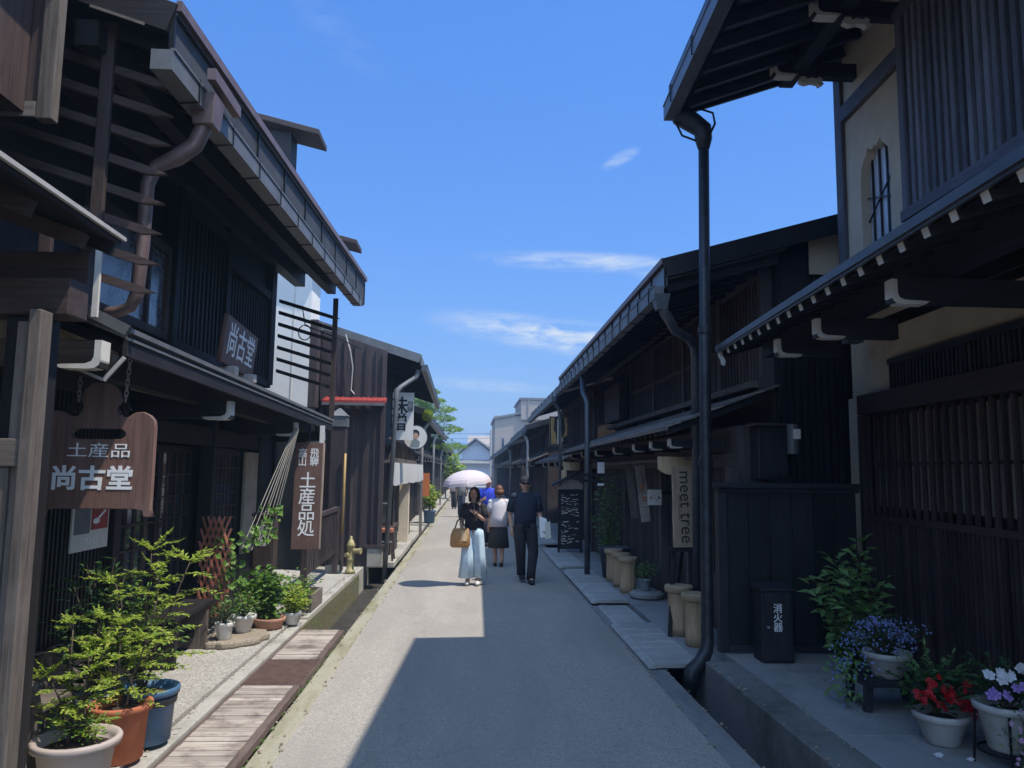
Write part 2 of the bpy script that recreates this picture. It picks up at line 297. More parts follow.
# ------------------------------------------------------------------ mesh helpers
class MB:
    def __init__(s): s.v = []; s.f = []
    def add(s, vs, fs):
        o = len(s.v); s.v += [V(q) for q in vs]; s.f += [tuple(i+o for i in f) for f in fs]; return s
    def hexa(s, a):  # 8 points, bottom ring 0-3, top ring 4-7
        return s.add(a, [(3, 2, 1, 0), (4, 5, 6, 7), (0, 1, 5, 4), (1, 2, 6, 5), (2, 3, 7, 6), (3, 0, 4, 7)])
    def box(s, x0, x1, y0, y1, z0, z1):
        return s.hexa([(x0, y0, z0), (x1, y0, z0), (x1, y1, z0), (x0, y1, z0), (x0, y0, z1), (x1, y0, z1), (x1, y1, z1), (x0, y1, z1)])
    def beam(s, p, q, w, h, up=(0, 0, 1)):
        p, q = V(p), V(q); d = (q-p).normalized(); sd = d.cross(V(up)).normalized(); u = sd.cross(d).normalized()
        a, b = sd*w/2, u*h/2
        return s.hexa([p-a-b, p+a-b, q+a-b, q-a-b, p-a+b, p+a+b, q+a+b, q-a+b])
    def prism(s, pts, fn, d0, d1):
        n = len(pts); vs = [fn(x, y, d0) for x, y in pts] + [fn(x, y, d1) for x, y in pts]
        return s.add(vs, [tuple(range(n))[::-1], tuple(range(n, 2*n))] + [(i, (i+1) % n, n+(i+1) % n, n+i) for i in range(n)])
    def tube(s, pts, r, n=8, cap=True):
        pts = [V(p) for p in pts]; k = len(pts); rr = r if isinstance(r, (list, tuple)) else [r]*k
        vs = []; ref = None
        for i, p in enumerate(pts):
            d = (pts[min(i+1, k-1)]-pts[max(i-1, 0)]).normalized()
            if ref is None:
                ref = V((0, 0, 1)) if abs(d.z) < .9 else V((1, 0, 0))
            a = (ref - d*ref.dot(d)).normalized(); ref = a; b = d.cross(a)
            for j in range(n):
                t = 2*math.pi*j/n; vs.append(p + (a*math.cos(t)+b*math.sin(t))*rr[i])
        fs = [(i*n+j, i*n+(j+1) % n, (i+1)*n+(j+1) % n, (i+1)*n+j) for i in range(k-1) for j in range(n)]
        if cap: fs += [tuple(range(n))[::-1], tuple(range((k-1)*n, k*n))]
        return s.add(vs, fs)
    def lathe(s, prof, c=(0, 0, 0), n=24, sy=1.0):
        c = V(c); vs = []; k = len(prof)
        for r, z in prof:
            for j in range(n):
                t = 2*math.pi*j/n; vs.append(c+V((r*math.cos(t), r*math.sin(t)*sy, z)))
        fs = [(i*n+j, i*n+(j+1) % n, (i+1)*n+(j+1) % n, (i+1)*n+j) for i in range(k-1) for j in range(n)]
        fs += [tuple(range(n))[::-1], tuple(range((k-1)*n, k*n))]
        return s.add(vs, fs)
    def loft(s, rings, n=16, cap=True, fold=0.0, nf=9):   # ring: centre, rx, ry, yaw
        vs = []; k = len(rings)
        for i, (c, rx, ry, yw) in enumerate(rings):
            for j in range(n):
                t = 2*math.pi*j/n; w = 1 + fold*(i/(k-1))*math.sin(nf*t+i*.4)
                x, y = rx*math.cos(t)*w, ry*math.sin(t)*w
                vs.append(V(c)+V((x*math.cos(yw)-y*math.sin(yw), x*math.sin(yw)+y*math.cos(yw), 0)))
        fs = [(i*n+j, i*n+(j+1) % n, (i+1)*n+(j+1) % n, (i+1)*n+j) for i in range(k-1) for j in range(n)]
        if cap: fs += [tuple(range(n))[::-1], tuple(range((k-1)*n, k*n))]
        return s.add(vs, fs)
    def leaf(s, p, d, L, W, nrm=None, fold=.25):
        p = V(p); d = V(d).normalized(); nn = V(nrm) if nrm is not None else V((0, 0, 1))
        sd = d.cross(nn)
        if sd.length < .05: sd = d.cross(V((1, .3, 0)))
        sd.normalize(); u = sd.cross(d)
        a = p+d*L*.45
        return s.add([p, a-sd*W/2+u*W*fold, p+d*L, a+sd*W/2+u*W*fold], [(0, 2, 1), (0, 3, 2)])
    def petal5(s, p, nrm, r):
        nrm = V(nrm).normalized(); a = nrm.orthogonal().normalized(); b = nrm.cross(a); p = V(p); t0 = R_.random()*6
        for k in range(5):
            t = t0+k*2*math.pi/5; d = a*math.cos(t)+b*math.sin(t); e = a*math.cos(t+.55)+b*math.sin(t+.55); g = a*math.cos(t-.55)+b*math.sin(t-.55)
            s.add([p, p+g*r*.75+nrm*r*.12, p+d*r+nrm*r*.05, p+e*r*.75+nrm*r*.12], [(0, 1, 2, 3)])
    def mesh(s, name, off=V((0, 0, 0)), smooth=False):
        me = bpy.data.meshes.new(name); me.from_pydata([q-off for q in s.v], [], s.f)
        bm = bmesh.new(); bm.from_mesh(me); bmesh.ops.recalc_face_normals(bm, faces=bm.faces); bm.to_mesh(me); bm.free()
        if smooth:
            for p in me.polygons: p.use_smooth = True
        return me
def wloc(o):
    p = V((0, 0, 0))
    while o is not None: p += o.location; o = o.parent
    return p
def link(name, me, m, parent=None, loc=None, label=None, bevel=0, smooth_angle=None):
    o = bpy.data.objects.new(name, me); COL.objects.link(o)
    if m is not None: me.materials.clear(); me.materials.append(M[m] if isinstance(m, str) else m)
    if parent is not None: o.parent = parent
    if loc is not None: o.location = loc
    if label: o['label'] = label
    if bevel:
        b = o.modifiers.new('edge', 'BEVEL'); b.width = bevel; b.segments = 2; b.limit_method = 'ANGLE'; b.angle_limit = math.radians(50)
    return o
def part(name, mb, m, parent, smooth=False, label=None, bevel=0):
    return link(name, mb.mesh(name, wloc(parent), smooth), m, parent, label=label, bevel=bevel)
def tag(o, label, cat, group=None):
    o['label'] = label; o['category'] = cat
    if group: o['group'] = group
    return o
def thing(name, label, cat, loc, group=None):
    o = bpy.data.objects.new(name, None); COL.objects.link(o); o.location = loc; o.empty_display_size = .1
    return tag(o, label, cat, group)
def solo(name, mb, m, label, cat, loc, group=None, smooth=False, bevel=0):
    o = link(name, mb.mesh(name, V(loc), smooth), m, None, loc, bevel=bevel); return tag(o, label, cat, group)
def struct(name, mb, m, bevel=0):
    o = link(name, mb.mesh(name), m, bevel=bevel); o['kind'] = 'structure'; return o
def dup(root, loc, label, rot=0, scale=1):
    r = root.copy(); COL.objects.link(r); r.location = loc; r.rotation_euler = (0, 0, rot); r.scale = (scale,)*3; r['label'] = label
    for ch in list(root.children):
        c = ch.copy(); COL.objects.link(c); c.parent = r
        for g in list(ch.children):
            d = g.copy(); COL.objects.link(d); d.parent = c
    return r
def dup_part(o, off):
    c = o.copy(); COL.objects.link(c); c.parent = o.parent; c.location = o.location+V(off); return c
def curve_mesh(outlines, extrude, bev=0, name='board'):
    cu = bpy.data.curves.new(name, 'CURVE'); cu.dimensions = '2D'; cu.fill_mode = 'BOTH'; cu.extrude = extrude; cu.bevel_depth = bev; cu.bevel_resolution = 1
    for pts in outlines:
        sp = cu.splines.new('POLY'); sp.points.add(len(pts)-1); sp.use_cyclic_u = True
        for i, (x, y) in enumerate(pts): sp.points[i].co = (x, y, 0, 1)
    return conv(cu, name)
def conv(cu, name):
    o = bpy.data.objects.new(name, cu); COL.objects.link(o)
    dg = bpy.context.evaluated_depsgraph_get(); me = bpy.data.meshes.new_from_object(o.evaluated_get(dg))
    bpy.data.objects.remove(o); bpy.data.curves.remove(cu); me.name = name; return me
def frame(face, org):   # text/board frame: local x right, y up, z out of the face
    X, N = {'-y': (V((1, 0, 0)), V((0, -1, 0))), '+x': (V((0, 1, 0)), V((1, 0, 0))), '-x': (V((0, -1, 0)), V((-1, 0, 0)))}[face] if isinstance(face, str) else face
    Y = N.cross(X)
    return Matrix.Translation(V(org)) @ Matrix((X, Y, N)).transposed().to_4x4()
def place_mesh(name, me, m, parent, mtx, label=None):
    me.transform(Matrix.Translation(-wloc(parent)) @ mtx if parent is not None else mtx)
    return link(name, me, m, parent, label=label)
def letters(body, size, mtx, m, parent, vertical=True, bold=.0, name='lettering', sx=1.0, line=1.0):
    cu = bpy.data.curves.new(name, 'FONT'); cu.body = '\n'.join(body) if vertical else body
    cu.size = size; cu.align_x = 'CENTER'; cu.align_y = 'CENTER'; cu.extrude = .0015; cu.offset = bold; cu.space_line = line; cu.resolution_u = 3
    me = conv(cu, name); me.transform(Matrix.Diagonal((sx, 1, 1, 1)))
    return place_mesh(name, me, m, parent, mtx)
def lerp(a, b, t): return V(a)*(1-t)+V(b)*t
def slats(mb, p0, p1, z0, z1, step, w, d):
    """vertical bars along a line in plan; z0/z1 are (start, end) heights"""
    p0, p1 = V((*p0, 0)), V((*p1, 0)); L = (p1-p0).length; t = (p1-p0)/L; n = V((-t.y, t.x, 0)); k = max(1, int(L/step))
    for i in range(k+1):
        f = i/k; c = p0+(p1-p0)*f+t*R_.uniform(-.06, .06)*step; a = z0[0]*(1-f)+z0[1]*f; b = z1[0]*(1-f)+z1[1]*f
        q = [c-t*w/2-n*d/2, c+t*w/2-n*d/2, c+t*w/2+n*d/2, c-t*w/2+n*d/2]
        mb.hexa([r+V((0, 0, a)) for r in q]+[r+V((0, 0, b)) for r in q])
    return mb
def roof_slab(mb, e0, e1, run, rise, th, lip=0):
    """slab from the eave line e0-e1 going in by vector run (horizontal) and up by rise"""
    e0, e1, r = V(e0), V(e1), V((run[0], run[1], rise)); dn = V((0, 0, -th))
    return mb.hexa([e0+dn, e1+dn, e1+r+dn, e0+r+dn, e0, e1, e1+r, e0+r])
def rafters(mb, e0, e1, run, rise, drop, n, w, h, start=0.0):
    for i in range(n):
        p = lerp(e0, e1, (i+.5)/n); q = p+V((run[0], run[1], rise)); s = p+(q-p)*start
        mb.beam(s+V((0, 0, -drop)), q+V((0, 0, -drop)), w, h)
    return mb
def gutter(mb, e0, e1, out, w, h, t=.012):
    """open box gutter hung along e0-e1 (its inner top edge), out = outward unit vector"""
    e0, e1, o = V(e0), V(e1), V(out)
    mb.beam(e0+o*(t/2)+V((0, 0, -h/2)), e1+o*(t/2)+V((0, 0, -h/2)), t, h)
    mb.beam(e0+o*(w-t/2)+V((0, 0, -h/2)), e1+o*(w-t/2)+V((0, 0, -h/2)), t, h)
    mb.beam(e0+o*(w-.004)+V((0, 0, .006)), e1+o*(w-.004)+V((0, 0, .006)), .026, .014)
    mb.beam(e0+o*w/2+V((0, 0, -h-t/2)), e1+o*w/2+V((0, 0, -h-t/2)), w, t)
    for e, s in ((e0, -1), (e1, 1)):
        d = (e1-e0).normalized()*s
        mb.beam(e+d*.004+V((0, 0, -h/2-.006)), e+o*w+d*.004+V((0, 0, -h/2-.006)), .008, h+.012)
    return mb
LTIP = [(.003, .15), (.003, .04), (-.006, .012), (-.03, -.004), (-.07, -.008), (-.21, -.006), (-.235, .012), (-.2, .016), (-.08, .02), (-.045, .034), (-.034, .06), (-.033, .15)]
def painted_end(parent, tip, sgn, width=.1, s=1.0, name='painted_beam_end'):
    """white painted end grain wrapped round a beam nose; tip = lower outer corner of the nose, sgn = +1 when it points to +x"""
    mb = MB(); t = V(tip)
    mb.prism(LTIP, lambda x, z, d: t+V((sgn*x*s, d, z*s)), -width/2-.003, width/2+.003)
    return part(name, mb, 'tip', parent)

# ================================================================== GROUND
struct('ground', MB().add([(-4000, -600, -.45), (4000, -600, -.45), (4000, 6000, -.45), (-4000, 6000, -.45)], [(0, 1, 2, 3)]), 'earth')
YF = 125.0
struct('road', MB().box(-1.18, 1.63, -4, YF, -.44, 0), 'road')
struct('road_edge_strip_left', MB().box(-1.345, -1.184, -4, YF, -.44, -.004), 'edge_l', bevel=.012)
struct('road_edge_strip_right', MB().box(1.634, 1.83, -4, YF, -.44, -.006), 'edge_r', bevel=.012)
struct('gutter_bed', MB().box(-1.84, -1.346, -4, YF, -.44, -.30).box(1.831, 2.15, -4, YF, -.44, -.36), 'mud')
# left footpath: exposed aggregate apron near, kerb stones along the gutter
struct('left_footpath', MB().box(-9, -1.965, -4, 12.6, -.44, .1), 'apron')
kb = MB()
y = -4.0
while y < 12.5:
    L = 1.2; kb.box(-1.96, -1.842, y, min(y+L-.006, 12.6), -.44, .1 if y > 8 else .075); y += L
struct('left_kerb', kb, 'kerb', bevel=.01)
struct('left_gutter_wall', MB().box(-1.841, -1.825, 8.75, 13.2, -.44, .055), 'moss')
struct('far_left_footpath', MB().box(-9, -1.85, 12.61, YF, -.44, .09), 'kerb')
fs = MB(); y = 14.5
while y < 70:
    L = R_.uniform(1.0, 1.9); fs.box(-1.86+R_.uniform(0, .02), -1.36-R_.uniform(0, .03), y, y+L-.03, .0, .098+R_.uniform(0, .012)); y += L+ (.5 if R_.random() < .12 else 0)
struct('far_left_paving', fs, 'kerb', bevel=.008)
# right footpath: raised near kerb, lower further on
kr = MB(); y = -4.0
while y < 6.9:
    L = 1.62 if y < -3 else 1.55; kr.box(2.09, 2.36, y, min(y+L-.006, 6.93), -.44, .15); y += L
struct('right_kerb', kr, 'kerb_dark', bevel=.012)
sl = MB(); y = -4.0
while y < 6.95:
    sl.box(2.366, 2.75, y, min(y+1.8, 7.2)-.006, -.44, .148); sl.box(2.756, 4.6, y, min(y+1.8, 7.2)-.006, -.44, .146); y += 1.8
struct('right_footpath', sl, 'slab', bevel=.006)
struct('far_right_footpath', MB().box(2.16, 9, 7.21, YF, -.44, .05).box(2.151, 2.3, 6.95, 7.2, -.44, .06), 'slab')
# gutter covers: each one lifts out, so each is a thing
def board_cover(y0, y1, label, x0=-1.835, x1=-1.35, z=.055, n=None, m='cover'):
    r = thing('gutter_cover', label, 'gutter cover', ((x0+x1)/2, (y0+y1)/2, z-.06), 'left gutter covers')
    mb = MB(); n = n or int((y1-y0)/.085); st = (y1-y0)/n
    for i in range(n):
        j = R_.uniform(-.004, .004)
        mb.box(x0+.03, x1-.055, y0+i*st+.003, y0+(i+1)*st-.006, z-.035+j, z+j)
    part('boards', mb, m, r, bevel=.004)
    part('edge_rail', MB().box(x1-.052, x1, y0, y1, z-.06, z-.002), 'cover_dark', r, bevel=.006)
    part('edge_rail', MB().box(x0, x0+.028, y0, y1, z-.06, z-.002), 'cover_dark', r, bevel=.006)
board_cover(4.3, 6.55, 'long weathered board gutter cover nearest the potted saplings')
board_cover(7.42, 8.72, 'short weathered board gutter cover next to the open mossy gutter')
gr = thing('gutter_grating', 'rusty brown ribbed grating between two pale board covers', 'grating', (-1.59, 7, 0), )
mb = MB()
for i in range(24): mb.box(-1.82+i*.0195, -1.82+i*.0195+.010, 6.6, 7.38, .005, .05)
for k in range(9): mb.box(-1.825, -1.355, 6.6+k*.0975-.006, 6.6+k*.0975+.006, .015, .044)
part('bars', mb, 'grating', gr)
part('bearing_frame', MB().box(-1.835, -1.826, 6.58, 7.4, 0, .052).box(-1.354, -1.345, 6.58, 7.4, 0, .052).box(-1.826, -1.354, 6.575, 6.583, 0, .05).box(-1.826, -1.354, 7.395, 7.403, 0, .05), 'cover_dark', gr)
# right bridges over the gutter
def bridge(y0, y1, z, label, skew=.0, m='bridge', bx=(1.66, 2.16), edge=True):
    r = thing('gutter_bridge', label, 'gutter cover', ((bx[0]+bx[1])/2, (y0+y1)/2, z-.07), 'right gutter covers')
    mb = MB(); n = max(2, int((y1-y0)/.31)); st = (y1-y0)/n
    for i in range(n): mb.box(bx[0]+.075, bx[1], y0+i*st+.002, y0+(i+1)*st-.003, z-.04, z+R_.uniform(-.002, .003))
    part('boards', mb, m, r, bevel=.004)
    mb = MB(); a = V((bx[0], y0, z-.045)); b = V((bx[0], y1, z-.045))
    mb.hexa([a, (bx[0]+.073, y0, z-.045), (bx[0]+.073, y1, z-.045), b, a+V((0, 0, .012)), (bx[0]+.073, y0, z-.003), (bx[0]+.073, y1, z-.003), b+V((0, 0, .012))])
    part('bevelled_edge', mb, m, r)
bridge(7.24, 9.2, .05, 'wide grey board bridge ending at the tall black drainpipe')
bridge(9.24, 10.58, .012, 'low sunken grey gutter cover between two raised bridges', bx=(1.70, 2.13))
bridge(10.6, 13.95, .07, 'long raised grey bridge in front of the trio of log stools')
bridge(14.45, 17.9, .05, 'grey bridge in front of the chalk menu board')
bridge(19.0, 24.0, .05, 'far grey bridge beyond the chalk menu board')
bridge(25, 33, .05, 'farthest grey bridge along the right gutter')

# ================================================================== LEFT: near house at the frame edge
L0 = thing('wooden_house', 'near weathered wooden house cropped by the left picture edge', 'house', (-3.4, 2.4, .1))
part('wall', MB().box(-5, -2.75, -1.5, 4.3, .1, 4.9), 'black_z', L0)
mb = MB().box(-2.0, -1.945, 3.52, 3.62, .1, 2.499)
part('gate_post', mb, 'grey_z', L0, bevel=.006)
part('gate_rail', MB().box(-2.75, -2.001, 3.53, 3.6, 1.79, 1.915), 'grey_x', L0, bevel=.005)
part('gate_panel', MB().box(-2.75, -2.001, 3.575, 3.605, .1, 1.788), 'grey_z', L0)
part('gate_panel', MB().box(-2.075, -2.001, 3.575, 3.6, 1.917, 2.45), 'grey_z', L0)
part('gate_stile', MB().box(-2.105, -2.05, 3.552, 3.574, .1, 1.788), 'grey_z', L0, bevel=.004)
part('beam', MB().box(-3.2, -1.9, 3.66, 3.84, 2.5, 2.68), 'brown_x', L0, bevel=.008)
part('post', MB().box(-2.2, -2.03, 3.7, 3.85, .1, 2.5), 'dark_z', L0, bevel=.006)
rf = MB(); roof_slab(rf, (-1.79, -1.5, 3.0), (-1.79, 3.9, 2.955), (-1.2, 0), .42, .045)
part('eave_roof', rf, 'dark_x', L0)
mb = MB(); rafters(mb, (-1.86, -1.5, 2.99), (-1.86, 3.9, 2.945), (-1.1, 0), .385, .085, 12, .05, .07)
part('rafters', mb, 'brown_x', L0)
part('eave_edge', MB().beam((-1.779, -1.5, 2.989), (-1.779, 3.91, 2.942), .018, .02), 'pole_white', L0)
part('eave_edge', MB().beam((-1.83, 3.907, 2.905), (-2.99, 3.907, 3.31), .018, .09), 'dark_x', L0)
part('end_board', MB().box(-2.9, -1.93, 3.87, 3.9, 2.68, 2.86), 'brown_x', L0)
up_ = MB().box(-3.6, -2.247, 3.875, 3.9, 3.62, 4.9)
part('upper_panel', up_, 'brown_z', L0)
part('upper_stile', MB().box(-2.245, -2.165, 3.86, 3.93, 3.55, 4.9), 'grey_z', L0, bevel=.006)
part('upper_rail', MB().box(-3.6, -2.247, 3.86, 3.874, 3.56, 3.64), 'grey_x', L0)
part('upper_wall', MB().box(-3.62, -2.3, -1.5, 3.858, 3.58, 4.9).box(-3.0, -2.5, -1.5, 3.85, 3.4, 3.579), 'brown_z', L0)
rf = MB(); roof_slab(rf, (-1.92, -1.5, 4.95), (-1.92, 4.0, 4.95), (-2.3, 0), .65, .1)
part('roof', rf, 'roof_grey', L0)

# ================================================================== LEFT: souvenir shop
L1 = thing('souvenir_shop', 'two storey blackened wooden souvenir shop with deep eaves and metal gutter', 'shop', (-3.4, 7.6, .1))
XW = -2.75
part('wall', MB().box(-6, XW-.25, 4.32, 10.95, .1, 4.75), 'black_z', L1)
part('upper_wall', MB().box(XW-.248, XW-.05, 4.34, 10.9, 2.95, 4.72), 'dark_z', L1)
EA, EB = V((-1.7, 4.18, 4.40)), V((-1.7, 11.9, 4.76))   # eave line (top edge)
rf = MB(); roof_slab(rf, EA, EB, (-3.0, 0), .95, .07); part('roof', rf, 'roof_grey', L1)
part('roof_edge', MB().beam(EA+V((.012, -.01, -.02)), EB+V((.012, .01, -.02)), .03, .06), 'copper', L1)
fb = MB(); n = 9
for i in range(n):
    p, q = lerp(EA, EB, i/n), lerp(EA, EB, (i+1)/n)
    fb.beam(p+V((-.03, .006, -.25)), q+V((-.03, -.006, -.25)), .02, .38)
part('fascia', fb, 'fascia_dark', L1)
for i in range(0, n+1): part('fascia_joint', MB().beam(lerp(EA, EB, i/n)+V((-.017, 0, -.07)), lerp(EA, EB, i/n)+V((-.017, 0, -.42)), .02, .025, up=(1, 0, 0)), 'iron', L1)
g0, g1 = V((-1.745, 3.99, 4.015)), V((-1.745, 11.05, 4.25))
mb = MB(); gutter(mb, g0, g1, (1, 0, 0), .115, .1); part('gutter', mb, 'gutter', L1)
for i in range(11):
    p = lerp(g0, g1, (i+.6)/11)
    part('gutter_hanger', MB().tube([p+V((0, 0, .03)), p+V((.122, 0, .022)), p+V((.125, 0, -.115)), p+V((.0, 0, -.125))], .006, 5), 'iron', L1)
# soffit boards, rafters
sf = MB(); roof_slab(sf, EA+V((-.05, 0, -.12)), EB+V((-.05, 0, -.12)), (-1.2, 0), .36, .02); part('soffit', sf, 'black_z', L1)
mb = MB(); rafters(mb, EA+V((-.05, 0, -.14)), EB+V((-.05, 0, -.14)), (-1.1, 0), .33, .05, 22, .055, .085); part('rafters', mb, 'dark_x', L1)
part('eave_beam', MB().beam((XW+.06, 4.2, 4.33), (XW+.06, 11.8, 4.68), .16, .2), 'dark_y', L1); part('eave_beam', MB().beam((-2.2, 4.2, 4.22), (-2.2, 11.8, 4.55), .13, .15), 'dark_y', L1)
part('verge_board', MB().beam(EA+V((-.02, -.015, -.1)), EA+V((-2.0, -.015, .53)), .03, .17), 'dark_x', L1)
part('verge_sun_sliver', MB().beam(EA+V((-.16, -.04, -.155)), EA+V((-.46, -.04, -.06)), .01, .016), 'grey_x', L1)  # thin grey strip standing in for a sliver of sunlight on the verge
# wind louvres at both ends: sloping boards with pointed noses
def louvre(y, xs, xe, z_top, n, dz, slope, post_x, zp, m1='brown_x'):
    for i in range(n):
        z = z_top-i*dz; xt = xe-.006*i
        pts = [(xs, z+(xt-.13-xs)*0+slope*(xt-xs)), (xt-.13, z+slope*.13), (xt, z-.012), (xt-.11, z-.05+slope*.11), (xs, z-.05+slope*(xt-xs))]
        part('wind_louvre', MB().prism(pts, lambda a, b, d: V((a, d, b)), y-.018, y+.018), m1, L1)
    part('louvre_post', MB().box(post_x-.035, post_x+.035, y-.055, y-.02, *zp), 'brown_z', L1, bevel=.005)
louvre(4.36, -2.9, -1.75, 4.0, 6, .175, .31, -2.13, (3.1, 4.35))
louvre(4.37, -2.1, -1.79, 2.95, 2, .165, .31, -2.4, (2.9, 3.3))
part('louvre_post', MB().beam((-2.105, 4.33, 2.62), (-2.105, 4.33, 3.16), .022, .03, up=(1, 0, 0)), 'white_pot', L1)
for (yy, xt, zt) in ((8.9, -1.88, 5.80), (10.9, -1.70, 5.06)):      # little smoke vent roofs standing on the main roof
    part('smoke_vent_roof', MB().hexa([(xt-1.6, yy, zt+.34), (xt, yy, zt-.05), (xt, yy+.5, zt-.05), (xt-1.6, yy+.5, zt+.34), (xt-1.6, yy, zt+.41), (xt, yy, zt+.02), (xt, yy+.5, zt+.02), (xt-1.6, yy+.5, zt+.41)]), 'brown_x', L1, bevel=.006)
    part('smoke_vent_wall', MB().box(xt-1.5, xt-.35, yy+.1, yy+.42, 4.85, zt+.02), 'dark_z', L1)
louvre(10.9, -2.76, -1.9, 3.93, 7, .165, .29, -1.96, (2.5, 4.2), 'dark_x')
# copper downpipe with its swan neck
cp = [(-1.64, 4.56, 4.0), (-1.65, 4.56, 3.86), (-1.70, 4.56, 3.73), (-1.80, 4.56, 3.65), (-1.92, 4.56, 3.59), (-1.965, 4.56, 3.48), (-1.97, 4.56, 3.1), (-1.985, 4.56, 2.80), (-2.02, 4.57, 2.73), (-2.1, 4.58, 2.70), (-2.3, 4.6, 2.69)]
part('downpipe', MB().tube(cp, [.05]*4+[.04]*4+[.034]*3, 14), 'copper', L1, smooth=True)
part('downpipe_hopper', MB().hexa([(-1.70, 4.49, 3.84), (-1.58, 4.49, 3.84), (-1.58, 4.63, 3.84), (-1.70, 4.63, 3.84), (-1.725, 4.47, 4.03), (-1.565, 4.47, 4.03), (-1.565, 4.65, 4.03), (-1.725, 4.65, 4.03)]), 'copper', L1, bevel=.006)
part('hopper_cap', MB().box(-1.595, -1.545, 4.4, 4.9, 4.07, 4.14), 'copper', L1)
# upper windows and lattices
w1 = part('window', MB().box(XW-.05, XW+.02, 5.5, 6.95, 3.68, 3.76).box(XW-.05, XW+.02, 5.5, 6.95, 2.92, 2.99).box(XW-.05, XW+.02, 5.5, 5.57, 2.991, 3.679).box(XW-.05, XW+.02, 6.88, 6.95, 2.991, 3.679).box(XW-.04, XW+.01, 6.5, 6.55, 2.991, 3.679), 'brown_y', L1)
part('pane', MB().box(XW-.03, XW-.02, 5.572, 6.498, 2.992, 3.678).box(XW-.03, XW-.02, 6.552, 6.878, 2.992, 3.678), 'reflectglass', w1)
mb = MB(); slats(mb, (XW, 7.1), (XW, 8.35), (2.95, 2.95), (4.2, 4.25), .105, .045, .05); part('upper_lattice', mb, 'dark_z', L1)
mb = MB(); slats(mb, (XW, 8.62), (XW, 10.2), (2.95, 2.95), (3.95, 4.0), .105, .045, .05); part('upper_lattice', mb, 'dark_z', L1)
for yy in (7.02, 8.45, 10.3): part('upper_post', MB().box(XW-.06, XW+.06, yy-.06, yy+.06, 2.85, 4.6), 'dark_z', L1, bevel=.005)
for q in ((7.082, 8.388, 4.26, 4.36), (8.512, 10.238, 4.02, 4.12), (8.512, 10.238, 2.86, 2.948), (7.082, 8.388, 2.86, 2.948)): part('upper_rail', MB().box(XW-.02, XW+.05, *q), 'dark_y', L1)
part('upper_boarding', MB().box(XW-.045, XW-.005, 8.512, 10.238, 4.121, 4.6), 'dark_y', L1)
# lower eave
FA, FB = V((-1.95, 4.4, 2.56)), V((-1.95, 10.9, 2.465))
rf = MB(); roof_slab(rf, FA, FB, (-.85, 0), .34, .05); part('lower_roof', rf, 'shingle', L1)
part('lower_roof_edge', MB().beam(FA+V((.012, 0, -.0)), FB+V((.012, 0, -.0)), .02, .028).beam(FA+V((.008, 0, -.05)), FB+V((.008, 0, -.05)), .014, .014), 'gutter', L1)
part('lower_fascia', MB().beam(FA+V((-.01, 0, -.085)), FB+V((-.01, 0, -.085)), .025, .12), 'dark_y', L1)
mb = MB(); rafters(mb, FA+V((-.05, 0, -.05)), FB+V((-.05, 0, -.05)), (-.78, 0), .31, .045, 18, .045, .06); part('lower_rafters', mb, 'dark_x', L1)
part('lower_roof_verge', MB().beam((-1.94, 4.385, 2.555), (-2.3, 4.385, 2.73), .03, .06), 'gutter', L1)
part('gutter_box_end', MB().beam((-2.28, 4.372, 2.44), (-2.0, 4.372, 2.34), .012, .15), 'black_z', L1)
part('gutter_box_rim', MB().beam((-2.3, 4.36, 2.375), (-2.05, 4.36, 2.275), .014, .016).beam((-2.045, 4.36, 2.27), (-1.94, 4.36, 2.40), .014, .022), 'pole_white', L1)
part('eave_beam', MB().beam((-2.3, 4.4, 2.42), (-2.3, 10.8, 2.36), .12, .16), 'dark_y', L1)
for yy in (4.3, 6.6, 9.05, 10.75):
    zt = 2.225-.012*(yy-4.6)+(.1 if yy < 4.5 else 0)
    part('bracket_beam', MB().box(-2.95, -2.02, yy-.05, yy+.05, zt, zt+.15), 'dark_x', L1)
    painted_end(L1, (-2.02, yy, zt), 1)
# shop front
gl = MB(); slats(gl, (XW, 4.45), (XW, 6.05), (.62, .62), (2.3, 2.3), .052, .022, .03); part('shop_lattice', gl, 'black_z', L1)
part('shop_sill', MB().box(XW-.05, XW+.07, 4.4, 6.1, .5, .61), 'black_z', L1, bevel=.005)
mb = MB()
for k in range(3): mb.box(XW-.02-.0*k, XW+.03+.012*(2-k), 4.4, 6.1, .105+k*.133, .105+k*.133+.128)
part('plinth_boards', mb, 'grey_y', L1)
part('plinth_backing', MB().box(XW-.24, XW-.022, 4.36, 10.9, .1, .6), 'black_z', L1)
for yy in (4.38, 6.13, 8.3, 10.05, 10.85): part('post', MB().box(XW-.08, XW+.06, yy-.06, yy+.06, .1, 2.7), 'dark_z', L1, bevel=.005)
for q in ((6.191, 8.239, 2.02, 2.2), (8.361, 9.989, 2.02, 2.2), (4.441, 6.069, 2.302, 2.42)): part('lintel', MB().box(XW-.06, XW+.04, *q), 'dark_y', L1)
part('plaster_band', MB().box(XW-.05, XW, 4.45, 10.8, 2.421, 2.72), 'plaster_old', L1)
